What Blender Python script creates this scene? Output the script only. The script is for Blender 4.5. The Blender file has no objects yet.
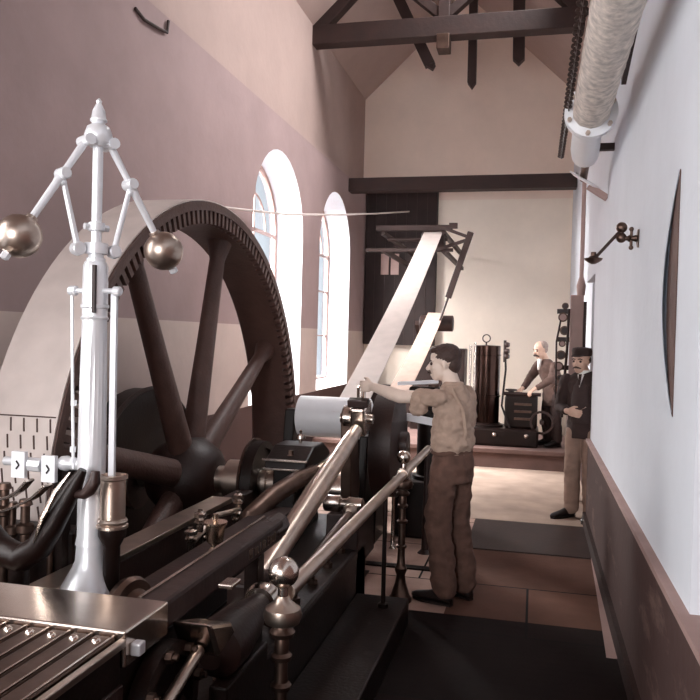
import bpy, bmesh, math, random
from math import sin, cos, pi, radians as R, sqrt
from mathutils import Vector as V, Matrix, noise
random.seed(7)
sc = bpy.context.scene
COL = sc.collection

# ------------------------------------------------------------------ materials
def lin(c):
    return tuple(((x/255)/12.92 if x/255 <= .04045 else ((x/255+.055)/1.055)**2.4) for x in c)
MATS = {}
def mat(name, c, rough=.6, metal=0., var=.12, scale=6., bump=0., bscale=40., spec=.5):
    m = bpy.data.materials.new(name); m.use_nodes = True
    nt = m.node_tree; b = nt.nodes['Principled BSDF']
    L = lin(c)
    tc = nt.nodes.new('ShaderNodeTexCoord')
    n = nt.nodes.new('ShaderNodeTexNoise'); n.inputs['Scale'].default_value = scale; n.inputs['Detail'].default_value = 6
    nt.links.new(tc.outputs['Object'], n.inputs['Vector'])
    r = nt.nodes.new('ShaderNodeValToRGB')
    r.color_ramp.elements[0].position = .3; r.color_ramp.elements[1].position = .7
    r.color_ramp.elements[0].color = (*[x*(1-var) for x in L], 1)
    r.color_ramp.elements[1].color = (*[min(1, x*(1+var)) for x in L], 1)
    nt.links.new(n.outputs['Fac'], r.inputs['Fac']); nt.links.new(r.outputs['Color'], b.inputs['Base Color'])
    b.inputs['Roughness'].default_value = rough; b.inputs['Metallic'].default_value = metal
    b.inputs['Specular IOR Level'].default_value = spec
    if bump:
        n2 = nt.nodes.new('ShaderNodeTexNoise'); n2.inputs['Scale'].default_value = bscale; n2.inputs['Detail'].default_value = 4
        nt.links.new(tc.outputs['Object'], n2.inputs['Vector'])
        bp = nt.nodes.new('ShaderNodeBump'); bp.inputs['Strength'].default_value = bump; bp.inputs['Distance'].default_value = .01
        nt.links.new(n2.outputs['Fac'], bp.inputs['Height']); nt.links.new(bp.outputs['Normal'], b.inputs['Normal'])
    MATS[name] = m
    return m
mat('iron_dark', (42, 22, 17), .5, .0, .3, 5, .2, 60)
mat('iron_black', (22, 9, 6), .42, .0, .3, 6, .15, 50, .3)
mat('iron_wheel', (84, 60, 53), .55, 0, .15, 9, .35, 45)
mat('steel', (216, 204, 194), .22, 1., .08, 12)
mat('steel_soft', (188, 172, 160), .34, 1., .15, 9)
mat('steel_dull', (106, 87, 78), .42, 1., .25, 9, .1, 30)
mat('brass', (208, 184, 164), .25, 1., .12, 10)
mat('bright', (226, 228, 232), .32, .35, .03, 12)
mat('enamel', (236, 238, 242), .35, 0, .02, 10)
mat('leather_pale', (206, 194, 188), .6, 0, .07, 7)
mat('leather_tan', (176, 152, 140), .7, 0, .1, 7)
mat('lace', (70, 48, 42), .7)
mat('wood_dark', (44, 23, 18), .65, 0, .25, 5, .3, 20)
mat('wood_black', (34, 18, 16), .75, 0, .3, 5)
mat('wood_rose', (165, 138, 132), .6, 0, .1, 5)
mat('lagging', (226, 216, 206), .8, 0, .28, 24, 1., 26)
mat('dark_polish', (66, 50, 45), .22, 1., .2, 9)
mat('skin', (208, 172, 152), .55, 0, .05, 20)
mat('skin_lit', (226, 206, 192), .55, 0, .04, 20)  # paler copy of skin, strong light put into the colour
mat('hair_dark', (64, 44, 38), .6, 0, .3, 60, .5, 120)
mat('hair_grey', (150, 132, 124), .7, 0, .3, 60, .5, 120)
mat('shirt', (172, 148, 132), .85, 0, .12, 18, .35, 60)
mat('trousers', (94, 68, 58), .9, 0, .22, 14, .4, 50)
mat('coat', (52, 36, 33), .85, 0, .2, 14, .2, 60)
mat('coat_worn', (88, 67, 60), .85, 0, .2, 14, .2, 60)
mat('waistcoat', (56, 40, 38), .8, 0, .2, 20)
mat('trousers_pale', (150, 124, 110), .85, 0, .12, 14, .2, 50)
mat('leather_black', (28, 20, 19), .35, 0, .2, 20)
mat('white_cloth', (238, 236, 232), .8, 0, .03)
mat('black_mark', (22, 16, 16), .6, 0, .1)
mat('stone_edge', (96, 72, 66), .8, 0, .2, 4, .3, 30)
mat('eye_white', (225, 215, 205), .3)

def wallmat(name, bands, var=.06, soft=.004, scale=1.6, bump=.25, wear=0):
    """painted plaster: flat paint bands by height (Z in metres), with blotches"""
    m = bpy.data.materials.new(name); m.use_nodes = True
    nt = m.node_tree; b = nt.nodes['Principled BSDF']; N = nt.nodes.new; Lk = nt.links.new
    tc = N('ShaderNodeTexCoord'); sp = N('ShaderNodeSeparateXYZ'); Lk(tc.outputs['Object'], sp.inputs[0])
    col = None
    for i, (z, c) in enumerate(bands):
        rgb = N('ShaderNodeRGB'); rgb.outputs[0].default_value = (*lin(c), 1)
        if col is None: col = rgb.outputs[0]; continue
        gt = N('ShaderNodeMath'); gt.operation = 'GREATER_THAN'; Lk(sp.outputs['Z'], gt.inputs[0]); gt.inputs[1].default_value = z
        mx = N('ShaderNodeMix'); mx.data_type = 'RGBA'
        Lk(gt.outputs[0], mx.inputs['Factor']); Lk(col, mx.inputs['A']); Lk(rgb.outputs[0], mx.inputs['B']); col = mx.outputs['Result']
    n = N('ShaderNodeTexNoise'); n.inputs['Scale'].default_value = scale; n.inputs['Detail'].default_value = 8; n.inputs['Roughness'].default_value = .65
    Lk(tc.outputs['Object'], n.inputs['Vector'])
    mr = N('ShaderNodeMapRange'); mr.inputs['From Min'].default_value = .3; mr.inputs['From Max'].default_value = .7
    mr.inputs['To Min'].default_value = 1-var; mr.inputs['To Max'].default_value = 1+var; Lk(n.outputs['Fac'], mr.inputs['Value'])
    vm = N('ShaderNodeVectorMath'); vm.operation = 'SCALE'; Lk(col, vm.inputs[0]); Lk(mr.outputs[0], vm.inputs['Scale'])
    out = vm.outputs[0]
    if wear:
        w = N('ShaderNodeTexNoise'); w.inputs['Scale'].default_value = 1.3; w.inputs['Detail'].default_value = 9; w.inputs['Roughness'].default_value = .7
        mp = N('ShaderNodeMapping'); mp.inputs['Scale'].default_value = (1, .5, 1.6); Lk(tc.outputs['Object'], mp.inputs[0]); Lk(mp.outputs[0], w.inputs['Vector'])
        cr = N('ShaderNodeMapRange'); cr.inputs['From Min'].default_value = .54; cr.inputs['From Max'].default_value = .66; Lk(w.outputs['Fac'], cr.inputs['Value'])
        mu = N('ShaderNodeMath'); mu.operation = 'MULTIPLY'; Lk(cr.outputs[0], mu.inputs[0]); mu.inputs[1].default_value = wear
        mx = N('ShaderNodeMix'); mx.data_type = 'RGBA'; Lk(mu.outputs[0], mx.inputs['Factor']); Lk(out, mx.inputs['A'])
        mx.inputs['B'].default_value = (*lin((150, 122, 112)), 1); out = mx.outputs['Result']
    Lk(out, b.inputs['Base Color']); b.inputs['Roughness'].default_value = .85
    bp = N('ShaderNodeBump'); bp.inputs['Strength'].default_value = bump; bp.inputs['Distance'].default_value = .01
    n2 = N('ShaderNodeTexNoise'); n2.inputs['Scale'].default_value = 14; n2.inputs['Detail'].default_value = 6
    Lk(tc.outputs['Object'], n2.inputs['Vector']); Lk(n2.outputs['Fac'], bp.inputs['Height']); Lk(bp.outputs[0], b.inputs['Normal'])
    MATS[name] = m
    return m
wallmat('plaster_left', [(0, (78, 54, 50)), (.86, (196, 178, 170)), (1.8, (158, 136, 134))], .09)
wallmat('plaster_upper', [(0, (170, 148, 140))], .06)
wallmat('plaster_gable', [(0, (234, 222, 208)), (4.3, (230, 210, 196))], .05)
wallmat('plaster_right', [(0, (66, 44, 40)), (.78, (220, 226, 234))], .04, wear=0)
wallmat('plaster_white', [(0, (232, 238, 246))], .02)
wallmat('dado_brown', [(0, (70, 46, 42))], .15, wear=.55)

def floormat(name, c0, c1, plate=.9, tread=True):
    m = bpy.data.materials.new(name); m.use_nodes = True
    nt = m.node_tree; b = nt.nodes['Principled BSDF']; N = nt.nodes.new; Lk = nt.links.new
    tc = N('ShaderNodeTexCoord')
    br = N('ShaderNodeTexBrick'); br.offset = .5; br.inputs['Scale'].default_value = 1
    br.inputs['Brick Width'].default_value = 1.5; br.inputs['Row Height'].default_value = plate
    br.inputs['Mortar Size'].default_value = .008; br.inputs['Bias'].default_value = 0
    br.inputs['Color1'].default_value = (*lin(c0), 1); br.inputs['Color2'].default_value = (*lin(c1), 1); br.inputs['Mortar'].default_value = (.004, .003, .003, 1)
    Lk(tc.outputs['Object'], br.inputs['Vector'])
    n = N('ShaderNodeTexNoise'); n.inputs['Scale'].default_value = 3; n.inputs['Detail'].default_value = 8
    Lk(tc.outputs['Object'], n.inputs['Vector'])
    mr = N('ShaderNodeMapRange'); mr.inputs['To Min'].default_value = .55; mr.inputs['To Max'].default_value = 1.45; Lk(n.outputs['Fac'], mr.inputs['Value'])
    vm = N('ShaderNodeVectorMath'); vm.operation = 'SCALE'; Lk(br.outputs['Color'], vm.inputs[0]); Lk(mr.outputs[0], vm.inputs['Scale'])
    Lk(vm.outputs[0], b.inputs['Base Color']); b.inputs['Roughness'].default_value = .75; b.inputs['Specular IOR Level'].default_value = .15
    if tread:
        mp = N('ShaderNodeMapping'); mp.inputs['Rotation'].default_value = (0, 0, R(45)); mp.inputs['Scale'].default_value = (18, 18, 18)
        Lk(tc.outputs['Object'], mp.inputs[0])
        ch = N('ShaderNodeTexChecker'); ch.inputs['Scale'].default_value = 1; Lk(mp.outputs[0], ch.inputs['Vector'])
        bp = N('ShaderNodeBump'); bp.inputs['Strength'].default_value = 1.; bp.inputs['Distance'].default_value = .012
        Lk(ch.outputs['Fac'], bp.inputs['Height']); Lk(bp.outputs[0], b.inputs['Normal'])
    MATS[name] = m
floormat('floor_iron_shaded', (30, 16, 14), (22, 12, 10))  # foreground shade put into the plate colour
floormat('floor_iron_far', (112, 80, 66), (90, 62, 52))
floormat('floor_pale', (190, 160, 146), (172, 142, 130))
floormat('floor_stone', (176, 156, 142), (168, 148, 134), 30., False)

g = bpy.data.materials.new('window_glass'); g.use_nodes = True
nt = g.node_tree; nt.nodes.remove(nt.nodes['Principled BSDF'])
tr = nt.nodes.new('ShaderNodeBsdfTransparent'); tr.inputs[0].default_value = (.95, .97, 1, 1)
gl = nt.nodes.new('ShaderNodeBsdfGlossy'); gl.inputs['Roughness'].default_value = .05
mx = nt.nodes.new('ShaderNodeMixShader'); mx.inputs[0].default_value = .06
nt.links.new(tr.outputs[0], mx.inputs[1]); nt.links.new(gl.outputs[0], mx.inputs[2]); nt.links.new(mx.outputs[0], nt.nodes['Material Output'].inputs[0])
MATS['glass'] = g

# ------------------------------------------------------------------ helpers
def frame(d):
    d = V(d).normalized()
    a = V((0, 0, 1)) if abs(d.z) < .95 else V((0, 1, 0))
    u = d.cross(a).normalized(); w = u.cross(d).normalized()
    return u, w, d
class MB:
    def __init__(s): s.b = bmesh.new()
    def box(s, x0, x1, y0, y1, z0, z1, m=None):
        ps = [V((x, y, z)) for x in (x0, x1) for y in (y0, y1) for z in (z0, z1)]
        if m is not None: ps = [m @ p for p in ps]
        v = [s.b.verts.new(p) for p in ps]
        for f in ((0, 1, 3, 2), (4, 6, 7, 5), (0, 4, 5, 1), (2, 3, 7, 6), (0, 2, 6, 4), (1, 5, 7, 3)):
            s.b.faces.new([v[i] for i in f])
        return s
    def ring_loft(s, rings, cap=True, closed=False):
        vs = [[s.b.verts.new(p) for p in r] for r in rings]
        n = len(vs[0]); m = len(vs)
        for i in range(m if closed else m-1):
            A, B = vs[i], vs[(i+1) % m]
            for j in range(n):
                s.b.faces.new((A[j], A[(j+1) % n], B[(j+1) % n], B[j]))
        if cap and not closed:
            s.b.faces.new(list(reversed(vs[0]))); s.b.faces.new(vs[-1])
        return s
    def lathe(s, base, axis, prof, n=24, cap=True):
        """prof: list of (distance along axis, radius)"""
        u, w, d = frame(axis); base = V(base)
        rings = [[base+d*h+(u*cos(2*pi*k/n)+w*sin(2*pi*k/n))*max(r, .0004) for k in range(n)] for h, r in prof]
        return s.ring_loft(rings, cap)
    def cyl(s, a, b, r, r2=None, n=20):
        a, b = V(a), V(b)
        return s.lathe(a, b-a, [(0, r), ((b-a).length, r if r2 is None else r2)], n)
    def tubering(s, base, axis, prof, n=64):
        """closed profile revolved: a ring without caps"""
        u, w, d = frame(axis); base = V(base)
        rings = [[base+d*h+(u*cos(2*pi*k/n)+w*sin(2*pi*k/n))*r for k in range(n)] for h, r in prof]
        return s.ring_loft(rings, closed=True)
    def sphere(s, c, r, n=20, sc_=(1, 1, 1), rot=None):
        mat_ = Matrix.Translation(V(c)) @ (rot.to_4x4() if rot else Matrix.Identity(4)) @ Matrix.Diagonal((r*sc_[0], r*sc_[1], r*sc_[2], 1))
        bmesh.ops.create_uvsphere(s.b, u_segments=n, v_segments=max(6, n//2+2), radius=1, matrix=mat_)
        return s
    def tube(s, pts, rad, n=12, cap=True, flat=1.):
        pts = [V(p) for p in pts]
        if not isinstance(rad, (list, tuple)): rad = [rad]*len(pts)
        u = None; rings = []
        for i, p in enumerate(pts):
            t = (pts[min(i+1, len(pts)-1)]-pts[max(i-1, 0)]).normalized()
            if u is None: u = frame(t)[0]
            u = (u-t*u.dot(t)).normalized(); w = t.cross(u)
            rings.append([p+(u*cos(2*pi*k/n)+w*sin(2*pi*k/n)*flat)*rad[i] for k in range(n)])
        return s.ring_loft(rings, cap)
    def bar(s, a, b, w, h, up=(0, 0, 1)):
        """rectangular bar from a to b, w sideways, h along up"""
        a, b = V(a), V(b); d = (b-a).normalized(); sd = d.cross(V(up)).normalized(); uu = sd.cross(d)
        rings = [[p+sd*w/2*i+uu*h/2*j for i, j in ((-1, -1), (1, -1), (1, 1), (-1, 1))] for p in (a, b)]
        return s.ring_loft(rings)
    def prism(s, pts, ex):
        ex = V(ex); a = [V(p) for p in pts]
        return s.ring_loft([a, [p+ex for p in a]])
    def build(s, name, m, parent=None, smooth=True, bevel=0, label=None, keep=False):
        bmesh.ops.recalc_face_normals(s.b, faces=s.b.faces)
        me = bpy.data.meshes.new(name); s.b.to_mesh(me); s.b.free()
        if smooth:
            me.polygons.foreach_set('use_smooth', [True]*len(me.polygons))
        o = bpy.data.objects.new(name, me); COL.objects.link(o)
        me.materials.append(MATS[m] if isinstance(m, str) else m)
        if smooth and not keep:
            try: me.set_sharp_from_angle(angle=R(38))
            except Exception: pass
        if bevel:
            bv = o.modifiers.new('bevel', 'BEVEL'); bv.width = bevel; bv.segments = 2; bv.limit_method = 'ANGLE'; bv.angle_limit = R(40)
        if parent is not None:
            o.parent = parent; o.matrix_parent_inverse = WM[parent.name].inverted()
            WM[o.name] = Matrix.Identity(4)
        else: WM[o.name] = Matrix.Identity(4)
        if label: o['label'] = label
        return o
WM = {}
def thing(name, label, cat, loc=(0, 0, 0), group=None):
    o = bpy.data.objects.new(name, None); COL.objects.link(o); o.location = loc; o.empty_display_size = .1
    o['label'] = label; o['category'] = cat
    if group: o['group'] = group
    WM[o.name] = Matrix.Translation(V(loc))
    return o
def tag(o, label, cat, group=None):
    o['label'] = label; o['category'] = cat
    if group: o['group'] = group
    return o
def struct(o): o['kind'] = 'structure'; return o
def dup(root, delta, label=None):
    r = root.copy(); COL.objects.link(r); r.location = V(root.location)+V(delta)
    if label: r['label'] = label
    for ch in list(root.children):
        c = ch.copy(); COL.objects.link(c); c.parent = r
        for gch in ch.children:
            d = gch.copy(); COL.objects.link(d); d.parent = c
    return r

# ================================================================== SETTING
XL, XR = -3.2, .53
# floors: iron plates, coloured darker near for shade, pale stone far; a pit lets the flywheel hang below the floor
PX0, PX1, PY0, PY1 = -2.86, -2.08, 2.9, 7.75
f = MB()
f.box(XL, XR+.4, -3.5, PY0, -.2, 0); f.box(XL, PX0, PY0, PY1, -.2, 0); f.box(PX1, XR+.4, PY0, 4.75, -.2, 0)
struct(f.build('floor', 'floor_iron_shaded', smooth=False))
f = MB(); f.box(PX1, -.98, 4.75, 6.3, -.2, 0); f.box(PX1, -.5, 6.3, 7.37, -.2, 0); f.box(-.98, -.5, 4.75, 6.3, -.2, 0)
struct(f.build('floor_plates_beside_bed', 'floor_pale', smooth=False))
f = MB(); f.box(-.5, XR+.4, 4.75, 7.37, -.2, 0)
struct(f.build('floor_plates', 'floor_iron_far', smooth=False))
f = MB(); f.box(XL, PX1, PY1, 14.5, -.2, 0); f.box(PX1, XR+2., 7.37, 14.5, -.2, .004)
struct(f.build('floor_stone', 'floor_stone', smooth=False))
f = MB(); f.box(-.5, XR+.4, 6.31, 7.36, 0, .006)
struct(f.build('floor_strip', 'iron_dark', smooth=False))
f = MB(); f.box(-1.45, -.5, 5.58, 5.66, 0, .012); f.box(-1.3, -1.12, 5.02, 5.45, 0, .006)
struct(f.build('floor_slot', 'iron_black', smooth=False))
f = MB(); f.prism([(.50, 7.3, 0), (.515, 7.3, 0), (.53, 5.6, 0), (.515, 4.35, 0), (.425, 4.35, 0), (.46, 5.6, 0)], (0, 0, .006))
struct(f.build('floor_gutter', 'wood_rose', smooth=False))
p = MB()
p.box(PX0-.1, PX0, PY0-.1, PY1+.1, -1.7, -.2); p.box(PX1, PX1+.1, PY0-.1, PY1+.1, -1.7, -.2)
p.box(PX0, PX1, PY0-.1, PY0, -1.7, -.2); p.box(PX0, PX1, PY1, PY1+.1, -1.7, -.2); p.box(PX0-.1, PX1+.1, PY0-.1, PY1+.1, -1.8, -1.7)
struct(p.build('wall_pit', 'stone_edge', smooth=False))

# left wall with arched openings, real thickness and white reveals
TH = .42; ZT = 4.44
wins = [(-2.9, -.95, .87), (-.05, 1.9, .87), (8.37, 10.33, .87), (11.2, 13.14, .87)]
w = MB(); rv = MB()
def arch(y0, y1, z0, n=18, sx=0.):
    c = (y0+y1)/2; r = (y1-y0)/2-sx; zs = 4.03-(y1-y0)/2
    return [(c-r, z0+sx)]+[(c-r*cos(pi*i/n), zs+r*sin(pi*i/n)) for i in range(n+1)]+[(c+r, z0+sx)]
yc = -3.5
def q(mb, pts): mb.b.faces.new([mb.b.verts.new(p_) for p_ in pts])
for X in (XL, XL-TH):
    yc = -3.5
    for (y0, y1, z0) in wins:
        q(w, [(X, yc, 0), (X, y0, 0), (X, y0, ZT), (X, yc, ZT)])
        q(w, [(X, y0, 0), (X, y1, 0), (X, y1, z0), (X, y0, z0)])
        a = arch(y0, y1, z0)[1:-1]
        for i in range(len(a)-1):
            q(w, [(X, a[i][0], a[i][1]), (X, a[i+1][0], a[i+1][1]), (X, a[i+1][0], ZT), (X, a[i][0], ZT)])
        yc = y1
    q(w, [(X, yc, 0), (X, 14.5, 0), (X, 14.5, ZT), (X, yc, ZT)])
w.box(XL-TH, XL, -3.5, 14.5, ZT-.001, ZT)
bmesh.ops.remove_doubles(w.b, verts=w.b.verts, dist=.0005)
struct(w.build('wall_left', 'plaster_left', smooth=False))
for k, (y0, y1, z0) in enumerate(wins):
    rv = MB(); a = arch(y0, y1, z0); b = arch(y0, y1, z0, sx=.12)
    for i in range(len(a)):
        j = (i+1) % len(a)
        q(rv, [(XL, *a[i]), (XL, *a[j]), (XL-TH, *b[j]), (XL-TH, *b[i])])
        q(rv, [(XL-TH-.02, *a[i]), (XL-TH-.02, *a[j]), (XL-TH-.02, *b[j]), (XL-TH-.02, *b[i])])
    struct(rv.build('window_%d' % (k+1), 'plaster_white', smooth=False))
    par = bpy.data.objects['window_%d' % (k+1)]
    fr = MB(); c = (y0+y1)/2; r = (y1-y0)/2-.12; zs = 4.03-(y1-y0)/2; X = XL-TH+.05
    fr.tube([(X, yy, zz) for yy, zz in b]+[(X, *b[0])], .035, 6, cap=False)
    if k >= 2:
        fr.box(X-.02, X+.02, c-.018, c+.018, z0+.1, zs+r); fr.box(X-.02, X+.02, y0+.12, y1-.12, zs-.02, zs+.02)
        for zz in (1.7, 2.45): fr.box(X-.015, X+.015, y0+.12, y1-.12, zz-.012, zz+.012)
        fr.tube([(X, c-r*.55*cos(pi*i/12), zs+r*.55*sin(pi*i/12)) for i in range(13)], .014, 6)
    fr.build('window_frame', 'wood_rose', par)
    gm = MB(); gm.b.faces.new([gm.b.verts.new((X-.03, yy, zz)) for yy, zz in b]); gm.build('pane', 'glass', par, smooth=False)

# upper wall, roof slopes, gable, right wall, rear wall
ZE = 6.27
u = MB(); u.box(XL-TH, XL-.1, -3.5, 14.6, ZT, ZE); struct(u.build('wall_left_upper', 'plaster_upper', smooth=False))
XM = (XL-.1+XR)/2; ZR = ZE+(XR-XL+.1)/2
u = MB(); u.bar((XL-.2, 5.5, ZE-.05), (XM+.05, 5.5, ZR), 18.2, .1, (-1, 0, 1)); struct(u.build('ceiling_left', 'plaster_upper', smooth=False))
u = MB(); u.bar((XR+.15, 12.8, ZE-.1), (XM-.05, 12.8, ZR), 3.6, .1, (1, 0, 1)); u.bar((XR+.15, 1.95, ZE-.1), (XM-.05, 1.95, ZR), 11.1, .1, (1, 0, 1)); u.bar((XR+.15, 9.25, ZE-.1), (XR-.35, 9.25, ZE+.42), 3.5, .1, (1, 0, 1)); u.bar((XM+.35, 9.25, ZR-.4), (XM-.05, 9.25, ZR), 3.5, .1, (1, 0, 1)); struct(u.build('ceiling_right', 'plaster_upper', smooth=False))
u = MB()
for i in range(4): u.bar((XR-.3, 7.75+i, ZE+.36), (XM+.3, 7.75+i, ZR-.36), .06, .08, (1, 0, 1))
struct(u.build('window_5', 'wood_dark', smooth=False))  # bars of an unseen skylight, added to light the left wall
u = MB(); u.bar((XR-.3, 9.25, ZE+.36), (XM+.3, 9.25, ZR-.36), 3.5, .008, (1, 0, 1)); u.build('pane', 'glass', bpy.data.objects['window_5'], smooth=False)
u = MB(); u.prism([(XL-.3, 14.5, 0), (XR+2, 14.5, 0), (XR+2, 14.5, ZE), (XM, 14.5, ZR+.2), (XL-.3, 14.5, ZE)], (0, .2, 0))
struct(u.build('wall_back', 'plaster_gable', smooth=False))
u = MB(); u.box(XL-.3, -2.95, -3.7, -3.5, 0, 6.3); u.box(-.75, XR+2, -3.7, -3.5, 0, 6.3); u.box(-2.95, -.75, -3.7, -3.5, 0, 1.1); u.box(-2.95, -.75, -3.7, -3.5, 4.1, 6.3)
u.prism([(XR+2, -3.5, 6.3), (XM, -3.5, ZR+.2), (XL-.3, -3.5, 6.3)], (0, -.2, 0))
struct(u.build('wall_rear', 'plaster_gable', smooth=False))
u = MB()
for x in (-2.93, -2.4, -1.85, -1.3, -.77): u.box(x-.025, x+.025, -3.64, -3.6, 1.1, 4.1)
for z in (1.12, 1.85, 2.6, 3.35, 4.08): u.box(-2.95, -.75, -3.63, -3.61, z-.02, z+.02)
struct(u.build('window_6', 'wood_rose', smooth=False))
u = MB(); u.box(-2.95, -.75, -3.66, -3.65, 1.1, 4.1); u.build('pane', 'glass', bpy.data.objects['window_6'], smooth=False)
YE = 2.76; YD = 7.55
u = MB(); u.box(XR, XR+.28, YE, YD, 0, 6.4); u.box(XR, XR+.28, YD, 8.75, 2.35, 6.4); u.box(XR, XR+.28, -3.5, YE, 2.9, 6.4)
u.box(XR+.06, XR+.34, 8.75, 14.5, 0, 6.4)
struct(u.build('wall_right', 'plaster_right', smooth=False))
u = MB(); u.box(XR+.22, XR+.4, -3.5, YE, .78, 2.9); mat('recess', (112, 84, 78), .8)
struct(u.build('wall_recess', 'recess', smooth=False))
u = MB(); u.box(XR+1.3, XR+1.4, YD-.3, 9.2, 0, 2.6); u.box(XR+.28, XR+1.4, YD-.3, YD-.2, 0, 2.6); u.box(XR+.28, XR+1.4, 8.95, 9.05, 0, 2.6); u.box(XR+.28, XR+1.4, YD-.3, 9.05, 2.5, 2.6)
struct(u.build('wall_passage', 'plaster_upper', smooth=False))
u = MB(); u.box(XR-.022, XR, -3.5, YD-.02, 0, .775); u.box(XR, XR+.3, -3.5, YE, 0, .775); struct(u.build('trim_1', 'dado_brown', smooth=False))
u = MB(); u.box(XR-.04, XR, YE, YD-.02, .775, .80); u.box(XR-.04, XR+.22, -.5, YE, .775, .80); struct(u.build('trim_2', 'wood_rose', smooth=False))
u = MB(); u.box(XR-.05, XR-.022, -3.5, YD-.02, 0, .11); struct(u.build('baseboard_right', 'wood_dark', smooth=False))
u = MB(); u.box(XL, XR+.05, 12.9, 13.15, 4.19, 4.42); struct(u.build('trim_3', 'wood_dark', smooth=False, bevel=.01))

# ================================================================== ROOF TIMBERS
t = thing('roof_truss', 'dark timber roof truss with king post crossing above the windows', 'roof truss', (-1.3, 11, 5.95))
MB().box(XL-.15, XR, 10.88, 11.12, 5.96, 6.24).build('tie_beam', 'wood_dark', t, False, .01)
for sx in (-1, 1):
    x0 = XM+sx*1.92
    MB().bar((x0, 11, 6.15), (XM+sx*.05, 11, 8.02), .18, .2, (sx, 0, 1)).build('rafter', 'wood_dark', t, False, .01)
    MB().bar((XM+sx*.06, 11, 6.3), (XM+sx*.95, 11, 7.05), .14, .13, (-sx, 0, 1)).build('strut', 'wood_dark', t, False, .01)
MB().box(XM-.08, XM+.08, 10.9, 11.1, 5.95, 8.0).build('king_post', 'wood_dark', t, False, .01)
MB().box(XM-.09, XM+.09, 10.86, 11.14, 5.78, 5.99).build('iron_strap', 'steel_dull', t, False, .01)
grp = 'timber hangers below the roof'
for (a, b, wd, lb) in (((-2.3, 12.3, 7.15), (-1.76, 12.3, 6.06), .17, 'slanting dark timber hanger below the roof, left of the king post'),
                       ((-1.10, 12.3, 7.8), (-1.09, 12.3, 5.74), .13, 'longest vertical dark timber hanger, just right of the king post'),
                       ((-.40, 12.3, 7.3), (-.375, 12.3, 6.07), .18, 'vertical dark timber hanger nearest the right wall and pipe')):
    m = MB(); m.bar(a, b, .14, wd, (1, 0, 0)); d = (V(b)-V(a)).normalized()
    m.b.verts.ensure_lookup_table()
    m.prism([V(b)+V((-wd/2, -.07, 0)), V(b)+V((wd/2, -.07, 0)), V(b)+d*.09+V((0, -.07, 0))], (0, .14, 0))
    tag(m.build('timber_hanger', 'wood_dark', None, False), lb, 'timber', grp)
m = MB(); m.tube([(-3.24, 3.9, 5.9), (-3.1, 4.4, 5.0), (-3.12, 4.9, 4.75)], .006)
# old hook frame at the top of left wall
pts = [(XL-.1, 5.35, 4.95), (XL-.06, 6.15, 4.62), (XL-.06, 6.15, 5.0)]
m.b.free(); m = MB(); m.tube([(XL+.01, 5.62, 4.28), (XL+.02, 5.75, 4.24), (XL+.02, 6.03, 4.27), (XL+.02, 6.15, 4.29), (XL+.02, 6.17, 4.4)], .014, 8)
tag(m.build('wall_rail', 'wood_dark'), 'thin dark bent rail high on the left wall', 'rail')

# ================================================================== FLYWHEEL
WY, WZ, WR = 5.3, .62, 2.02
XF, XB = -2.28, -2.70
fw = thing('flywheel', 'huge spoked iron flywheel with inner gear teeth beside the left wall', 'flywheel', (-2.43, WY, 0))
prof = [(0, WR), (.42, WR), (.42, WR-.13), (.40, WR-.155), (.06, WR-.155), (.06, WR-.065), (0, WR-.06)]
MB().tubering((XF, WY, WZ), (-1, 0, 0), prof, 128).build('rim', 'iron_wheel', fw)
m = MB(); nt_ = 165
for k in range(nt_):
    a = 2*pi*k/nt_; mm = Matrix.Translation((XF-.005, WY, WZ)) @ Matrix.Rotation(a, 4, 'X')
    m.box(-.06, 0, -.019, .019, WR-.155, WR-.055, mm)
m.tubering((XF+.001, WY, WZ), (-1, 0, 0), [(0, WR-.02), (.0, WR-.062), (.05, WR-.062), (.05, WR-.02)], 128)
m.build('gear_ring', 'iron_wheel', fw, False)
for k in range(8):
    a = R(30+45*k); d = V((0, cos(a), sin(a))); c = V((-2.49, WY, WZ))
    s_ = V((0, -sin(a), cos(a)))
    rings = []
    for rr, hw, hd in ((.2, .105, .09), (1.0, .085, .07), (1.72, .068, .06), (1.88, .115, .10)):
        rings.append([c+d*rr+s_*hw*cos(q_)*1.0+V((1, 0, 0))*hd*sin(q_) for q_ in [2*pi*i/14 for i in range(14)]])
    MB().ring_loft(rings).build('spoke', 'iron_wheel', fw)
MB().lathe((-2.74, WY, WZ), (1, 0, 0), [(0, .2), (.04, .23), (.15, .3), (.34, .3), (.46, .22), (.5, .15)], 32).build('hub', 'iron_dark', fw)
MB().lathe((-2.86, WY, WZ), (1, 0, 0), [(0, .1), (1.16, .1), (1.31, .1), (1.62, .085)], 28).build('crankshaft', 'steel_soft', fw)
MB().lathe((-2.16, WY, WZ), (1, 0, 0), [(0, .15), (.14, .15), (.145, .17), (.17, .17)], 28).build('shaft_collar', 'steel_soft', fw)
m = MB(); m.tubering((-1.98, WY, WZ), (1, 0, 0), [(0, .30), (.09, .30), (.09, .25), (0, .25)], 40)
m.lathe((-1.96, WY, WZ), (1, 0, 0), [(0, .26), (.05, .26)], 40); m.build('eccentric', 'iron_black', fw)
m = MB(); m.tubering((-1.985, WY, WZ), (1, 0, 0), [(0, .315), (.02, .32), (.02, .295), (0, .295)], 40); m.build('eccentric_strap', 'steel_dull', fw)
m = MB(); m.lathe((-1.87, WY, WZ), (1, 0, 0), [(0, .14), (.03, .14), (.03, .105), (.1, .105), (.1, .14), (.13, .14)], 28); m.build('shaft_collar', 'steel_soft', fw)
MB().lathe((-1.56, WY, WZ-.01), (1, 0, 0), [(0, .09), (.01, .105), (.28, .105), (.29, .09)], 28).build('shaft_sleeve', 'steel', fw)
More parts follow.
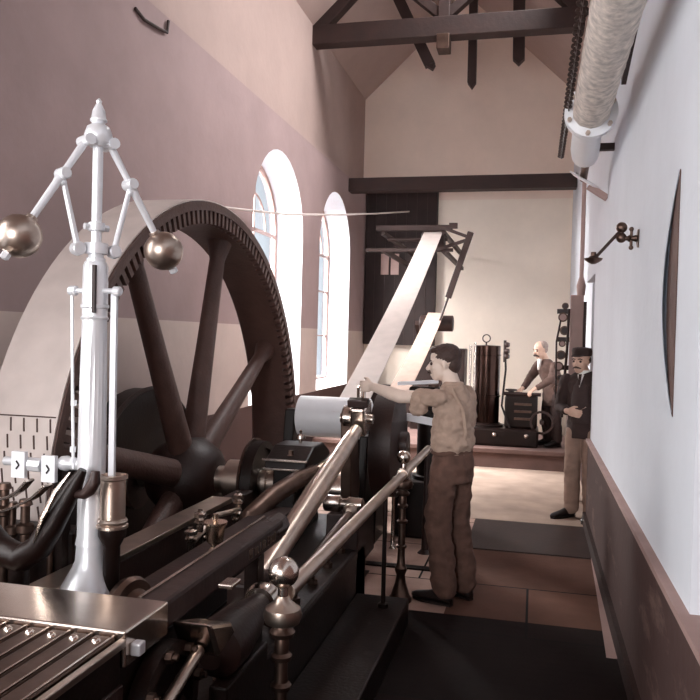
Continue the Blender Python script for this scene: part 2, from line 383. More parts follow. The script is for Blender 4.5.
# crank web (profile in YZ)
m = MB(); pts = []
py_, pz_ = 5.2, 1.13
for i in range(13):
    a = pi+pi*i/12+.15; pts.append((-1.28, WY+.14*cos(a), WZ+.14*sin(a)))
for i in range(13):
    a = pi*i/12+.15; pts.append((-1.28, py_+.09*cos(a), pz_+.09*sin(a)))
m.prism(pts, (.075, 0, 0)); m.build('crank_web', 'steel_dull', fw, bevel=.008)
MB().cyl((-1.3, py_, pz_), (-1.07, py_, pz_), .035).build('crank_pin', 'steel', fw)

# belt over the wheel with laced joint
m = MB(); m.tubering((XF-.01, WY, WZ), (-1, 0, 0), [(0, WR+.012), (.40, WR+.012), (.40, WR+.002), (0, WR+.002)], 128)
bt = tag(m.build('flywheel_belt', 'leather_pale'), 'pale leather belt wrapped round the rim of the big flywheel', 'belt')
m = MB()
def onrim(a, x): return V((x, WY+(WR+.014)*cos(a), WZ+(WR+.014)*sin(a)))
for x in (-2.32, -2.395, -2.47, -2.545, -2.62):
    for k in range(10):
        a0 = R(162+k*2.4)
        m.bar(onrim(a0, x-.008), onrim(a0+R(1.9), x+.008), .008, .006, (-1, 0, 0))
m.bar(onrim(R(161.7), XF-.02), onrim(R(161.7), XB+.02), .006, .006)
m.build('lacing', 'lace', bt, False)

# dark guard disc behind the wheel
gd = thing('pulley_guard', 'dark domed iron guard seen between the flywheel spokes', 'guard', (-2.95, 5.55, 0))
m = MB(); pts = [(-3.08, 5.5-.92, 0)]+[(-3.08, 5.5-.92*cos(pi*i/24), .30+.95*sin(pi*i/24)) for i in range(25)]+[(-3.08, 5.5+.92, 0)]
m.prism(pts, (.16, 0, 0)); m.build('casing', 'iron_black', gd, bevel=.02)
m = MB(); m.tube([V(p_)+V((.17, 0, 0)) for p_ in pts[1:-1]], .02, 8); m.build('rim_bead', 'iron_dark', gd)
MB().cyl((-2.93, 5.3, .55), (-2.88, 5.3, .55), .2).build('boss', 'iron_dark', gd)

# ================================================================== ENGINE BED
eb = thing('engine_bed', 'long dark cast iron engine bed running from cylinder to crank', 'engine bed', (-1.5, 3.3, 0))
m = MB(); m.box(-1.98, -1.0, 2.1, 4.75, 0, .42); m.box(-1.98, -1.3, 4.75, 5.85, 0, .3)
m.build('frame', 'iron_black', eb, False, .02)
MB().box(-1.0, -.68, 2.0, 4.5, 0, .16).build('plinth', 'iron_black', eb, False, .01)
m = MB(); m.box(-1.98, -1.86, 2.1, 5.0, .42, .62); m.build('side_ledge', 'iron_dark', eb, False, .01)
MB().box(-1.99, -1.85, 2.15, 4.6, .62, .65).build('polished_edge', 'steel_soft', eb, False, .004)
m = MB(); m.box(-1.62, -1.38, 2.15, 4.55, .42, .62); m.build('guide', 'iron_black', eb, False, .02)
MB().box(-1.6, -1.4, 2.3, 4.5, .62, .64).build('guide_face', 'iron_dark', eb, False, .004)
m = MB(); m.prism([(-1.0, 4.75, 0), (-1.0, 4.45, 0), (-1.0, 4.5, .62), (-1.0, 4.7, .62)], (-.2, 0, 0)); m.build('end_bracket', 'iron_dark', eb, False, .01)
for yy in [2.3+.3*i for i in range(8)]: MB().lathe((-1.08, yy, .42), (0, 0, 1), [(0, .028), (.025, .028), (.027, .015), (.045, .015)], 6).build('stud', 'steel_dull', eb, False)

# curved casting from bed to bearing
m = MB(); m.tube([(-1.62, 4.2, .5), (-1.6, 4.25, .62), (-1.55, 4.5, .7), (-1.5, 4.85, .74), (-1.45, 5.1, .76)], [.05, .06, .06, .06, .05], 10, flat=1)
tag(m.build('curved_bracket', 'steel_dull'), 'curved dull bracket on the bed beside main bearing', 'bracket')

# main bearing
pb = thing('main_bearing', 'black pillow block bearing under the white belt drum', 'bearing', (-1.62, 5.3, 0))
m = MB(); m.prism([(-1.74, 4.93, .3), (-1.74, 5.67, .3), (-1.74, 5.55, .62), (-1.74, 5.55, .78), (-1.74, 5.05, .78), (-1.74, 5.05, .62)], (.17, 0, 0)); m.build('pedestal', 'iron_black', pb, False, .012)
m = MB(); m.prism([(-1.78, 4.98, .78), (-1.78, 5.62, .78), (-1.78, 5.6, .84), (-1.78, 5.42, .92), (-1.78, 5.18, .92), (-1.78, 5.0, .84)], (.3, 0, 0)); m.build('cap', 'iron_black', pb, False, .012)
MB().box(-1.79, -1.47, 4.96, 5.64, .775, .79).build('cap_edge', 'steel', pb, False, .003)
MB().box(-1.79, -1.47, 4.96, 5.0, .835, .85).build('cap_lip', 'steel', pb, False, .003)
for yy in (5.08, 5.52): MB().lathe((-1.62, yy, .84), (0, 0, 1), [(0, .03), (.03, .03), (.03, .018), (.06, .018)], 6).build('nut', 'steel_dull', pb, False)
m = MB(); m.lathe((-1.62, 5.3, .92), (0, 0, 1), [(0, .012), (.03, .012), (.035, .035), (.06, .03), (.07, .008), (.09, .012), (.1, .004)], 14); m.build('oil_cap', 'steel', pb)
m = MB(); m.tubering((-1.575, 5.0, .66), (1, 0, 0), [(0, .045), (.02, .045), (.02, .03), (0, .03)], 20); m.sphere((-1.56, 5.0, .66), .018, 12); m.build('drain_ring', 'steel', pb)

# ================================================================== STEAM CYLINDER WITH LAGGING (foreground left)
cy = thing('steam_cylinder', 'dark slatted steam cylinder casing in the bottom left corner', 'steam cylinder', (-1.7, 1.4, 0))
MB().box(-2.4, -1.045, .35, 1.84, 0, .868).build('casing', 'iron_black', cy, False, .01)
MB().box(-2.45, -1.035, 1.84, 2.09, .80, .90).build('end_flange', 'steel', cy, False, .006)
MB().box(-2.4, -1.06, 1.84, 2.09, 0, .80).build('end_block', 'iron_black', cy, False, .01)
sx = -1.06
k = 0
while sx > -2.35:
    sl = MB(); sl.box(sx-.06, sx, .4, 1.835, .868, .886); o = sl.build('lagging_slat', 'steel_dull', cy, False, .006)
    MB().box(sx-.008, sx-.002, .4, 1.835, .886, .889).build('slat_highlight', 'steel', o, False)  # bright strip stands for the bevel highlight on the slat
    for yy in (1.4, 1.79):
        MB().lathe((sx-.03, yy, .886), (0, 0, 1), [(0, .013), (.005, .012), (.010, .008), (.012, .001)], 14).build('screw', 'steel', o)
    sx -= .066
MB().box(-1.05, -1.03, .4, 1.84, .86, .882).build('edge_strip', 'steel_soft', cy, False, .004)
for zz in (.42, .56, .70):
    MB().box(-1.046, -1.034, .4, 1.835, zz-.058, zz+.062).build('side_slat', 'iron_dark', cy, False, .004)
for zz in (.6, .73):
    for yy in (1.3, 1.74): MB().lathe((-1.034, yy, zz), (1, 0, 0), [(0, .012), (.006, .011), (.01, .004)], 12).build('side_screw', 'steel', cy)
MB().box(-1.035, -1.005, 1.865, 1.90, .825, .86).build('nut_block', 'bright', cy, False, .005)
m = MB(); m.tubering((-1.05, 2.05, .6), (1, 0, 0), [(0, .19), (.05, .19), (.05, .15), (0, .15)], 32); m.lathe((-1.06, 2.05, .6), (1, 0, 0), [(0, .16), (.03, .16), (.03, .04), (.09, .04)], 24); m.build('valve_cover', 'iron_black', cy)
for k in range(8): a = 2*pi*k/8+.2; MB().lathe((-1.0, 2.05+.17*cos(a), .6+.17*sin(a)), (1, 0, 0), [(0, .018), (.02, .018), (.02, .01), (.035, .01)], 6).build('cover_bolt', 'steel_dull', cy, False)

# slide bar with worn engraved lettering
sb = thing('slide_bar', 'long dark square bar with round end and worn engraved letters', 'bar', (-1.1, 2.7, .42))
m = MB(); m.box(-1.14, -1.045, 2.05, 3.2, .805, .895); m.build('beam', 'wood_dark', sb, False, .014)
m = MB(); m.lathe((-1.095, 3.12, .848), (0, 1, 0), [(0, .056), (.14, .056), (.17, .05), (.18, .028)], 8); m.build('end_cap', 'iron_dark', sb, bevel=.004)
MB().box(-1.14, -1.128, 2.1, 3.2, .895, .900).build('edge_strip', 'steel', sb, False)
m = MB(); yy = 2.78
while yy < 3.1:
    hgt = random.choice((.03, .036, .036)); ty = random.choice('IHLEU')
    m.box(-1.046, -1.0425, yy, yy+.004, .83, .83+hgt)
    if ty in 'HU': m.box(-1.046, -1.0425, yy+.014, yy+.018, .83, .83+hgt)
    if ty in 'HE': m.box(-1.046, -1.0425, yy, yy+.016, .846, .85)
    if ty in 'LEU': m.box(-1.046, -1.0425, yy, yy+.016, .83, .834)
    if ty == 'E': m.box(-1.046, -1.0425, yy, yy+.016, .862, .866)
    yy += .03
m.build('worn_lettering', 'steel_soft', sb, False)
for yy in (2.12, 2.95): MB().box(-1.13, -1.07, yy, yy+.08, .42, .79).build('support', 'iron_black', sb, False, .006)

# connecting rod
cr = thing('connecting_rod', 'long polished connecting rod slanting from bright crank head down left', 'connecting rod', (-1.15, 4.2, .8))
A = V((-1.15, 5.02, 1.07)); B = V((-1.15, 3.12, .60)); d = (A-B).normalized()
MB().lathe(B, d, [(0, .045), (.3, .052), (1.0, .062), (1.7, .05), ((A-B).length, .042)], 24).build('rod', 'steel_soft', cr)
m = MB(); mm = Matrix.Translation((-1.15, 5.15, 1.13)) @ Matrix.Rotation(math.atan2(d.z, d.y), 4, 'X')
m.box(-.05, .055, -.10, .13, -.09, .11, mm); m.build('big_end', 'steel', cr, False, .016)
m = MB(); m.lathe((-1.27, 5.16, 1.14), (1, 0, 0), [(0, .06), (.01, .075), (.07, .075), (.08, .07)], 24); m.build('pin_cap', 'steel', cr)
m = MB(); m.box(-.07, .07, -.075, .0, .11, .16, mm); m.build('wedge', 'iron_dark', cr, False, .006)
m = MB(); m.lathe((-1.15, 5.16, 1.22), (0, 0, 1), [(0, .022), (.04, .022), (.04, .03), (.13, .032), (.135, .024), (.15, .01), (.165, .01)], 16); m.build('oil_cup', 'steel', cr)
m = MB(); mm2 = Matrix.Translation((-1.15, 3.08, .59)); m.box(-.06, .06, -.12, .12, -.07, .08, mm2); m.build('crosshead', 'iron_dark', cr, False, .014)
m = MB(); m.lathe((-1.2, 3.08, .59), (1, 0, 0), [(0, .035), (.17, .035), (.18, .02)], 18); m.build('crosshead_pin', 'steel', cr)
m = MB(); m.cyl((-1.15, 3.0, .58), (-1.15, 2.12, .58), .034); m.build('piston_rod', 'steel', cr)

# small side rod under the handrail
sr = thing('pump_rod', 'thin polished rod below the connecting rod with round joint', 'rod', (-1.02, 3.8, .6))
m = MB(); m.cyl((-1.0, 2.9, .56), (-1.06, 4.5, .62), .03); m.build('rod', 'steel_dull', sr)
m = MB(); m.lathe((-1.24, 4.6, .665), (1, 0, 0), [(0, .045), (.01, .052), (.1, .052), (.11, .035), (.15, .035), (.15, .048), (.24, .045), (.25, .02)], 20); m.build('joint', 'steel', sr)
m = MB(); m.sphere((-1.06, 4.53, .64), .045, 16); m.build('joint_ball', 'steel_soft', sr)

# bell shaped valve bracket below the slide bar
vb = thing('valve_bracket', 'bell shaped bracket with bright ring behind the newel post', 'bracket', (-1.0, 2.55, .42))
m = MB(); m.lathe((-1.0, 2.32, .64), (0, 1, .05), [(0, .04), (.05, .09), (.14, .095), (.28, .08), (.4, .052), (.5, .04)], 24); m.build('bell', 'iron_dark', vb)
m = MB(); m.lathe((-1.0, 2.78, .665), (0, 1, .05), [(0, .062), (.02, .07), (.05, .07), (.06, .052), (.09, .052)], 24); m.build('gland_ring', 'steel', vb)
m = MB(); m.lathe((-1.0, 2.86, .67), (0, 1, .05), [(0, .028), (.3, .028)], 16); m.build('spindle', 'steel_soft', vb)
m = MB(); m.prism([(-1.045, 2.12, .83), (-1.045, 2.3, .775), (-1.045, 2.34, .73), (-1.045, 2.2, .70)], (.13, 0, 0)); m.build('bright_wedge', 'steel', vb, False, .012)
m = MB(); m.cyl((-.97, 2.17, .73), (-.97, 1.95, .66), .018); m.build('lever', 'steel_soft', vb)
m = MB(); m.box(-.99, -.94, 2.35, 2.43, .44, .47); m.box(-.99, -.94, 2.35, 2.43, .86, .875); m.build('catch_plate', 'steel', vb, False, .004)
MB().box(-.995, -.93, 2.3, 2.7, .162, .56).build('foot', 'iron_black', vb, False, .01)

# oil cup on the guide
oc = thing('oil_cup', 'small brass oil cup standing on the dark bed between rods', 'oil cup', (-1.40, 3.28, .64))
MB().lathe((-1.40, 3.28, .62), (0, 0, 1), [(0, .02), (.02, .028), (.05, .018), (.075, .018), (.085, .03), (.1, .018), (.115, .02)], 16).build('stem', 'brass', oc)
MB().lathe((-1.40, 3.28, .735), (0, 0, 1), [(0, .03), (.01, .038), (.085, .046), (.09, .056), (.1, .056), (.1, .03)], 20).build('cup', 'brass', oc)
MB().cyl((-1.40, 3.28, .83), (-1.40, 3.28, .87), .012).build('spindle', 'brass', oc)
for i, (x, y, z, s_) in enumerate(((-1.72, 3.9, .42, .035), (-1.74, 3.75, .42, .03), (-1.7, 4.05, .42, .032))):
    pass
wr = thing('valve_gear', 'crumpled looking bright metal valve gear beside brass oil cup', 'valve gear', (-1.75, 3.9, .42))
for k, (x, y, z) in enumerate(((-1.74, 3.75, .62), (-1.72, 3.82, .70), (-1.75, 3.92, .58), (-1.7, 4.3, .60), (-1.71, 4.34, .70))):
    m = MB(); m.lathe((x, y, .42), (0, 0, 1), [(0, .03), (z-.45, .018), (z-.44, .032), (z-.43, .032), (z-.425, .02), (z-.41, .034), (z-.39, .034), (z-.38, .014), (z-.37, .014)], 7); m.build('nut_stack', 'steel', wr)
m = MB(); m.tube([(-1.72, 3.75, .6), (-1.7, 4.0, .68), (-1.7, 4.34, .64)], .016, 8); m.build('link', 'steel_soft', wr)

# ================================================================== GOVERNOR
GX, GY = -1.555, 2.5
gv = thing('governor', 'tall bright flyball governor with two polished balls on arms', 'governor', (GX, GY, .42))
def gl_(prof, n=28): m_ = MB(); m_.lathe((GX, GY, 0), (0, 0, 1), prof, n); return m_
gl_([(.42, .1), (.66, .1), (.70, .10)]).build('pedestal', 'iron_black', gv)
gl_([(.70, .115), (.735, .118), (.75, .108), (.80, .082), (.835, .062), (.86, .052), (.92, .048)]).build('foot', 'bright', gv)
m = MB(); n = 40
def flr(z, r, dp): return [V((GX+(r-dp*(k % 2))*cos(2*pi*k/n), GY+(r-dp*(k % 2))*sin(2*pi*k/n), z)) for k in range(n)]
m.ring_loft([flr(.92, .052, 0), flr(.95, .047, 0), flr(1.15, .047, .0), flr(1.2, .050, .003), flr(1.5, .048, .003), flr(1.72, .044, .002), flr(1.735, .044, 0)]); m.build('column', 'bright', gv)
gl_([(1.735, .046), (1.742, .050), (1.748, .045), (1.775, .045), (1.78, .050), (1.79, .050), (1.792, .046), (1.93, .044), (1.945, .038)]).build('column_head', 'bright', gv)
m = MB(); m.box(GX+.018, GX+.03, GY-.052, GY-.04, 1.76, 1.93); m.build('head_slot', 'iron_dark', gv, False)
gl_([(1.945, .034), (1.958, .034), (1.96, .028), (1.972, .028), (1.974, .042), (2.012, .042), (2.014, .03)]).build('sleeve', 'bright', gv)
gl_([(2.01, .0185), (2.38, .0185)]).build('spindle', 'bright', gv)
m = gl_([(2.055, .024), (2.058, .03), (2.085, .03), (2.088, .024)])
ar = Matrix.Rotation(R(56), 3, 'Z') @ V((1, 0, 0)); nr = Matrix.Rotation(R(90), 3, 'Z') @ ar
O = V((GX, GY, 0)); Z = V((0, 0, 1))
m.lathe(O+Z*2.07-ar*.045, ar, [(0, .012), (.09, .012)], 8); m.build('stop_collar', 'bright', gv)
m = gl_([(2.36, .03), (2.375, .045), (2.40, .05), (2.43, .04), (2.44, .026)])
for s_ in (-1, 1):
    m.bar(O+Z*2.39+nr*.028-ar*.0, O+Z*2.372+nr*.028+ar*.055*s_, .012, .035); m.bar(O+Z*2.39-nr*.028, O+Z*2.372-nr*.028+ar*.055*s_, .012, .035)
    m.lathe(O+Z*2.375+ar*.045*s_-nr*.042, nr, [(0, .02), (.084, .02)], 12)
m.build('crown', 'bright', gv)
gl_([(2.44, .018), (2.452, .03), (2.458, .03), (2.463, .026), (2.49, .022), (2.51, .012), (2.516, .009), (2.524, .011), (2.534, .003)]).build('finial', 'bright', gv)
for s_ in (-1, 1):
    a = O+Z*2.375+ar*.045*s_; b = O+Z*2.012+ar*.27*s_; dd = (b-a).normalized(); j = a+dd*.155
    mm_ = MB(); mm_.lathe(a, dd, [(0, .012), (.03, .014), (.13, .012), (.17, .018), (.2, .014), ((b-a).length-.07, .0125)], 14)
    arm = mm_.build('arm', 'bright', gv)
    mm_ = MB(); mm_.lathe(j-nr*.034, nr, [(0, .018), (.008, .022), (.06, .022), (.068, .018)], 14); mm_.build('knuckle', 'bright', arm)
    mm_ = MB(); mm_.lathe(b-dd*.08, dd, [(0, .02), (.012, .022), (.018, .02)]+[(.082-.074*cos(t_), max(.02, .0745*sin(t_))) for t_ in [pi*(.1+.85*i/22) for i in range(23)]], 32)
    ball = mm_.build('ball', 'steel_soft', gv)
    mm_ = MB(); mm_.lathe(b+dd*.068, dd, [(0, .016), (.026, .016), (.03, .01)], 6); mm_.build('nut', 'bright', ball, False)
    e = O+Z*1.988+ar*.068*s_
    mm_ = MB(); mm_.tube([j+V((0, 0, -.012)), e], [.0095, .0115], 10); mm_.sphere(j-Z*.03, .015, 10)
    lk = mm_.build('link', 'bright', gv)
    mm_ = MB(); mm_.lathe(e-nr*.022, nr, [(0, .02), (.004, .024), (.04, .024), (.044, .02)], 14); mm_.sphere(e-Z*.006, .021, 12); mm_.build('link_eye', 'bright', lk)
m = MB(); m.lathe((GX-.1, GY-.01, 1.84), (1, 0, 0), [(0, .014), (.006, .018), (.03, .018), (.032, .01), (.18, .01), (.182, .017), (.205, .017), (.21, .012)], 12); m.build('cross_bolt', 'bright', gv)
m = MB(); m.bar((GX+.078, GY, 1.84), (GX+.082, GY, 1.15), .022, .014, (0, 1, 0)); m.build('side_rod', 'bright', gv)
m = MB(); m.tube([(GX-.095, GY, 1.84), (GX-.085, GY, 1.5), (GX-.075, GY, 1.19)], .006, 8)
for zz in (1.42, 1.25, 1.21): m.lathe((GX-.078, GY, zz), (0, 0, 1), [(0, .012), (.02, .012)], 6)
m.build('thin_side_rod', 'bright', gv)
m = MB(); m.lathe((GX+.088, GY, .985), (0, 0, 1), [(0, .04), (.002, .056), (.012, .056), (.016, .05), (.026, .054), (.034, .05), (.036, .045), (.175, .045), (.18, .052), (.192, .052), (.194, .04), (.18, .038)], 28); m.build('dashpot', 'steel_soft', gv)
m = MB(); m.lathe((GX+.088, GY, .42), (0, 0, 1), [(0, .05), (.03, .03), (.50, .03), (.54, .05), (.565, .05)], 16); m.build('dashpot_stand', 'iron_black', gv)
m = MB(); m.lathe((GX+.15, GY-.04, .86), (.3, -1, 0), [(0, .07), (.02, .085), (.05, .085), (.055, .06)], 24)
# bevel wheel beside the foot
m = MB(); m.lathe((GX+.13, GY+.02, .70), (.8, -.2, 0), [(0, .10), (.03, .11), (.05, .10), (.055, .07), (.09, .06)], 28); m.build('bevel_wheel', 'steel_dull', gv)
m = MB(); m.lathe((GX+.13, GY+.02, .42), (0, 0, 1), [(0, .05), (.22, .04)], 14); m.build('bevel_stand', 'iron_black', gv)

# ================================================================== LEFT FOREGROUND GEAR
# bulky curved dark exhaust pipe
ep = thing('curved_pipe', 'thick dark pipe curving in a U left of the governor', 'pipe', (-1.76, 2.38, 0))
pp = [(-2.05, 2.46, 1.02), (-1.94, 2.43, .945), (-1.85, 2.40, .895), (-1.75, 2.38, .88), (-1.675, 2.37, .93), (-1.625, 2.37, 1.01), (-1.585, 2.38, 1.09), (-1.55, 2.385, 1.155), (-1.52, 2.39, 1.21)]
m = MB(); m.tube(pp, [.05, .052, .054, .05, .046, .042, .037, .03, .014], 20); m.build('bend', 'iron_black', ep)
m = MB(); m.tube([(-1.665, 2.33, .955), (-1.63, 2.325, 1.05), (-1.585, 2.33, 1.14), (-1.545, 2.35, 1.205)], [.005, .012, .010, .004], 8); m.build('rim_light_edge', 'steel', ep)  # bright tube stands for rim light along the bend
m = MB(); m.tube([(-1.452, 2.36, 1.215), (-1.453, 2.355, 1.18), (-1.472, 2.358, 1.15), (-1.50, 2.37, 1.13), (-1.54, 2.38, 1.125)], [.014, .021, .022, .018, .014], 14); m.build('fork_arm', 'iron_dark', ep)
m = MB(); m.cyl((-1.76, 2.38, .422), (-1.76, 2.38, .86), .035); m.build('stand', 'iron_black', ep)

sh = thing('cross_shaft', 'short bright horizontal shaft left of the governor column', 'shaft', (-1.95, 2.95, 0))
m = MB(); m.cyl((-2.3, 3.0, 1.10), (-1.90, 2.975, 1.115), .02); m.build('shaft', 'bright', sh)
m = MB(); m.lathe((-2.0, 2.98, 1.112), (1, -.06, .02), [(0, .03), (.03, .034), (.04, .028), (.13, .026), (.14, .034), (.16, .034)], 16); m.build('sleeve', 'bright', sh)
m = MB(); m.box(-2.05, -2.0, 2.99, 3.06, 0, 1.08); m.build('standard', 'iron_black', sh, False, .005)
for i, (x, z, lb) in enumerate(((-2.185, 1.10, 'left of two small white plates with arrow marks by the flywheel'), (-2.035, 1.09, 'right of two small white plates with arrow marks, nearer the governor'))):
    wp = thing('marker_plate', lb, 'plate', (x, 2.95, z-.05), 'white marker plates')
    MB().box(x-.034, x+.034, 2.93, 2.955, z-.058, z+.058).build('plate', 'enamel', wp, False, .003)
    m = MB()
    for s_ in (1, -1):
        m.bar((x-.006, 2.928, z+.018*s_), (x+.008, 2.928, z), .003, .007, (0, 0, 1))
    m.build('arrow_mark', 'black_mark', wp, False)
m = MB(); m.tube([(-2.14, 2.955, 1.10), (-2.08, 2.955, 1.10)], .03, 8)
tag(m.build('plate_clamp', 'bright'), 'bright clamp joining the two white plates', 'clamp')
for pts, lb in (([(-2.10, 1.045), (-2.14, 1.00), (-2.19, .967), (-2.25, .95), (-2.33, .94), (-2.45, .94)], 'upper of two pale curved bars at the left edge'),
                ([(-2.01, 1.03), (-2.07, .975), (-2.13, .94), (-2.19, .915), (-2.25, .895), (-2.33, .88), (-2.45, .875)], 'lower of two pale curved bars at the left edge')):
    m = MB(); rings = []
    P3 = [V((x, 2.9, z)) for x, z in pts]
    for k, p_ in enumerate(P3):
        t_ = (P3[min(k+1, len(P3)-1)]-P3[max(k-1, 0)]).normalized(); n_ = V((-t_.z, 0, t_.x))
        rings.append([p_+V((0, yy, 0))+n_*zz for yy, zz in ((-.03, -.006), (.03, -.006), (.03, .006), (-.03, .006))])
    m.ring_loft(rings); tag(m.build('curved_bar', 'steel', bevel=.002), lb, 'bar', 'curved bars by the flywheel')
vs = thing('valve_stack', 'cluster of small pipes and knobs under the curved bars', 'valve', (-2.2, 2.95, 0))
for (x, y, z0, z1, r) in ((-2.12, 2.9, 0, .96, .02), (-2.05, 2.98, 0, .93, .014), (-2.22, 2.95, 0, .93, .016), (-2.3, 3.0, 0, 1.0, .02)):
    m = MB(); m.lathe((x, y, z0), (0, 0, 1), [(0, r*2), (.03, r), (z1-z0-.15, r), (z1-z0-.14, r*1.9), (z1-z0-.11, r*1.9), (z1-z0-.1, r), (z1-z0-.03, r), (z1-z0-.025, r*1.6), (z1-z0, r*1.2)], 14); m.build('pipe', 'steel_dull', vs)
m = MB(); m.box(-2.4, -1.98, 3.04, 3.16, 0, .8); m.build('back_block', 'iron_black', vs, False, .02)

# ================================================================== HANDRAIL
hr = thing('handrail', 'polished round handrail on turned posts in front of the engine', 'handrail', (-.8, 4, 0))
RX, RZ = -.8, .82
m = MB(); m.cyl((RX, 2.5, RZ), (RX, 6.1, RZ), .029, n=24); m.build('rail', 'steel_soft', hr)
def newel(y, top, s_):
    # y position, ball radius scale
    pr = [(0, .075), (.02, .075), (.04, .06), (.12, .035), (.17, .028), (.2, .04), (.215, .04), (.23, .028), (.30, .024), (.34, .024), (.345, .034), (.36, .034), (.365, .024), (.45, .022), (.5, .022), (.505, .033), (.52, .036), (.53, .024), (.56, .022), (.6, .022), (.605, .033), (.62, .036), (.63, .024), (.66, .026), (.68, .022), (.685, .04), (.70, .044), (.71, .034), (.72, .03)]
    if y < 4: pr = [(.162, .07), (.18, .07), (.19, .035)]+[q_ for q_ in pr if q_[0] > .19]
    m_ = MB(); m_.lathe((RX, y, 0), (0, 0, 1), pr, 24); po = m_.build('post', 'steel_dull', hr)
    m_ = MB(); m_.lathe((RX, y, .72), (0, 0, 1), [(0, .032), (.012, .058), (.035, .066), (.06, .06), (.075, .04), (.085, .028), (.1, .022)], 28); m_.build('post_bulb', 'steel_dull' if s_ < 1 else 'steel_soft', po)
    m_ = MB(); c = .90 if s_ >= 1 else .93; r = .052*s_
    m_.lathe((RX, y, c), (0, 0, 1), [(-r-.035, .018), (-r-.02, .018), (-r*.95, r*.35)]+[(-r*cos(t_), r*sin(t_)) for t_ in [pi*(.13+.87*i/20) for i in range(21)]], 32)
    m_.build('finial_ball', 'steel', po)
newel(2.46, 0, 1.)
newel(4.9, 0, .85)
m = MB(); m.lathe((RX, 4.3, .162), (0, 0, 1), [(0, .03), (.02, .03), (.025, .013), (.64, .013)], 14); m.build('stanchion', 'iron_black', hr)
m = MB(); m.lathe((RX, 4.86, RZ), (0, 1, 0), [(0, .036), (.02, .04), (.06, .04), (.08, .036)], 20); m.build('rail_collar', 'steel_soft', hr)
m = MB(); m.lathe((RX, 6.05, 0), (0, 0, 1), [(0, .06), (.03, .03), (.8, .02)], 14); m.build('far_post', 'iron_dark', hr)

# ================================================================== BELT GEAR BEHIND
pd = thing('belt_drum', 'white belt drum beside the lower end of the near belt', 'drum', (-1.6, 6.4, 0))
MB().lathe((-1.97, 6.4, 1.0), (1, 0, 0), [(0, .15), (.01, .175), (.62, .175), (.63, .15)], 40).build('drum', 'enamel', pd)
MB().cyl((-2.1, 6.4, 1.0), (-1.22, 6.4, 1.0), .04).build('axle', 'steel_dull', pd)
for x in (-2.08, -1.32): MB().prism([(x, 6.15, 0), (x, 6.65, 0), (x, 6.48, 1.06), (x, 6.32, 1.06)], (.09, 0, 0)).build('stand', 'iron_black', pd, False, .01)
def belt(name, x0, x1, a, b, lb, mt_='leather_pale'):
    m_ = MB(); A_ = V((0, a[0], a[1])); B_ = V((0, b[0], b[1])); d_ = (B_-A_).normalized(); n_ = V((0, -d_.z, d_.y))*.006
    def rg(p_, sag): q_ = p_+V((0, 0, -sag)); return [V((x0, q_.y, q_.z))-n_, V((x1, q_.y, q_.z))-n_, V((x1, q_.y, q_.z))+n_, V((x0, q_.y, q_.z))+n_]
    m_.ring_loft([rg(A_.lerp(B_, i/16), .06*sin(pi*i/16)) for i in range(17)])
    return tag(m_.build(name, mt_), lb, 'belt', 'slanting drive belts')
belt('drive_belt', -1.64, -1.37, (6.24, 1.06), (11.33, 3.26), 'nearer and larger of the two pale slanting belts')
belt('drive_belt', -1.57, -1.33, (7.42, .86), (11.5, 2.08), 'farther and shorter pale slanting belt behind the first', 'leather_tan')
lw = thing('floor_pulley', 'dark floor pulley carrying the farther pale belt', 'pulley', (-1.45, 7.5, 0))
MB().lathe((-1.65, 7.55, .68), (1, 0, 0), [(0, .17), (.01, .19), (.39, .19), (.4, .17)], 32).build('drum', 'iron_dark', lw)
for x in (-1.74, -1.26): MB().prism([(x, 7.3, 0), (x, 7.8, 0), (x, 7.62, .72), (x, 7.48, .72)], (.07, 0, 0)).build('stand', 'iron_black', lw, False, .01)
cs = thing('countershaft', 'dark timber countershaft frame where the near belt ends up high', 'countershaft', (-1.6, 11.4, 3.2))
MB().box(-2.35, -1.22, 11.25, 11.33, 3.28, 3.36).build('upper_bar', 'wood_dark', cs, False, .006)
MB().box(-2.5, -1.2, 11.25, 11.31, 2.97, 3.02).build('lower_bar', 'wood_dark', cs, False, .006)
MB().lathe((-1.68, 11.45, 3.17), (1, 0, 0), [(0, .11), (.01, .13), (.33, .13), (.34, .11)], 28).build('pulley', 'iron_dark', cs)
MB().cyl((-2.2, 11.45, 3.17), (-1.3, 11.45, 3.17), .025).build('shaft', 'iron_dark', cs)
for (a, b) in (((-1.42, 11.25, 3.34), (-.97, 11.2, 3.17)), ((-1.42, 11.25, 3.0), (-.97, 11.2, 3.14))): MB().bar(a, b, .04, .045).build('bracket', 'wood_dark', cs, False)
MB().bar((-1.2, 11.22, 3.3), (-1.2, 11.22, 3.38), .05, .12, (1, 0, 0)).build('bar_end', 'wood_dark', cs, False)
for x in (-2.25, -1.35):
    for z in (3.25, 3.0): MB().box(x-.03, x+.03, 11.3, 14.3, z-.03, z+.03).build('side_bearer', 'wood_dark', cs, False)
lv = thing('belt_lever', 'long dark lever hanging from the countershaft bracket toward the workman', 'lever', (-1.1, 11.1, 1.3))
MB().bar((-.94, 11.15, 3.24), (-1.24, 11.15, 2.29), .04, .09, (1, 0, 0)).build('blade', 'wood_dark', lv, False, .01)
MB().cyl((-1.235, 11.15, 2.31), (-1.5, 11.15, 1.5), .016).build('rod', 'iron_dark', lv)
m = MB(); m.tube([(-3.19, 7.45, 3.0), (-3.0, 9.0, 3.17), (-2.8, 10.8, 3.45), (-2.6, 12.5, 3.74), (-2.36, 14.28, 4.06)], .013, 8)
tag(m.build('line_rope', 'leather_pale'), 'thin pale line stretched across the windows to the dark partition', 'rope')

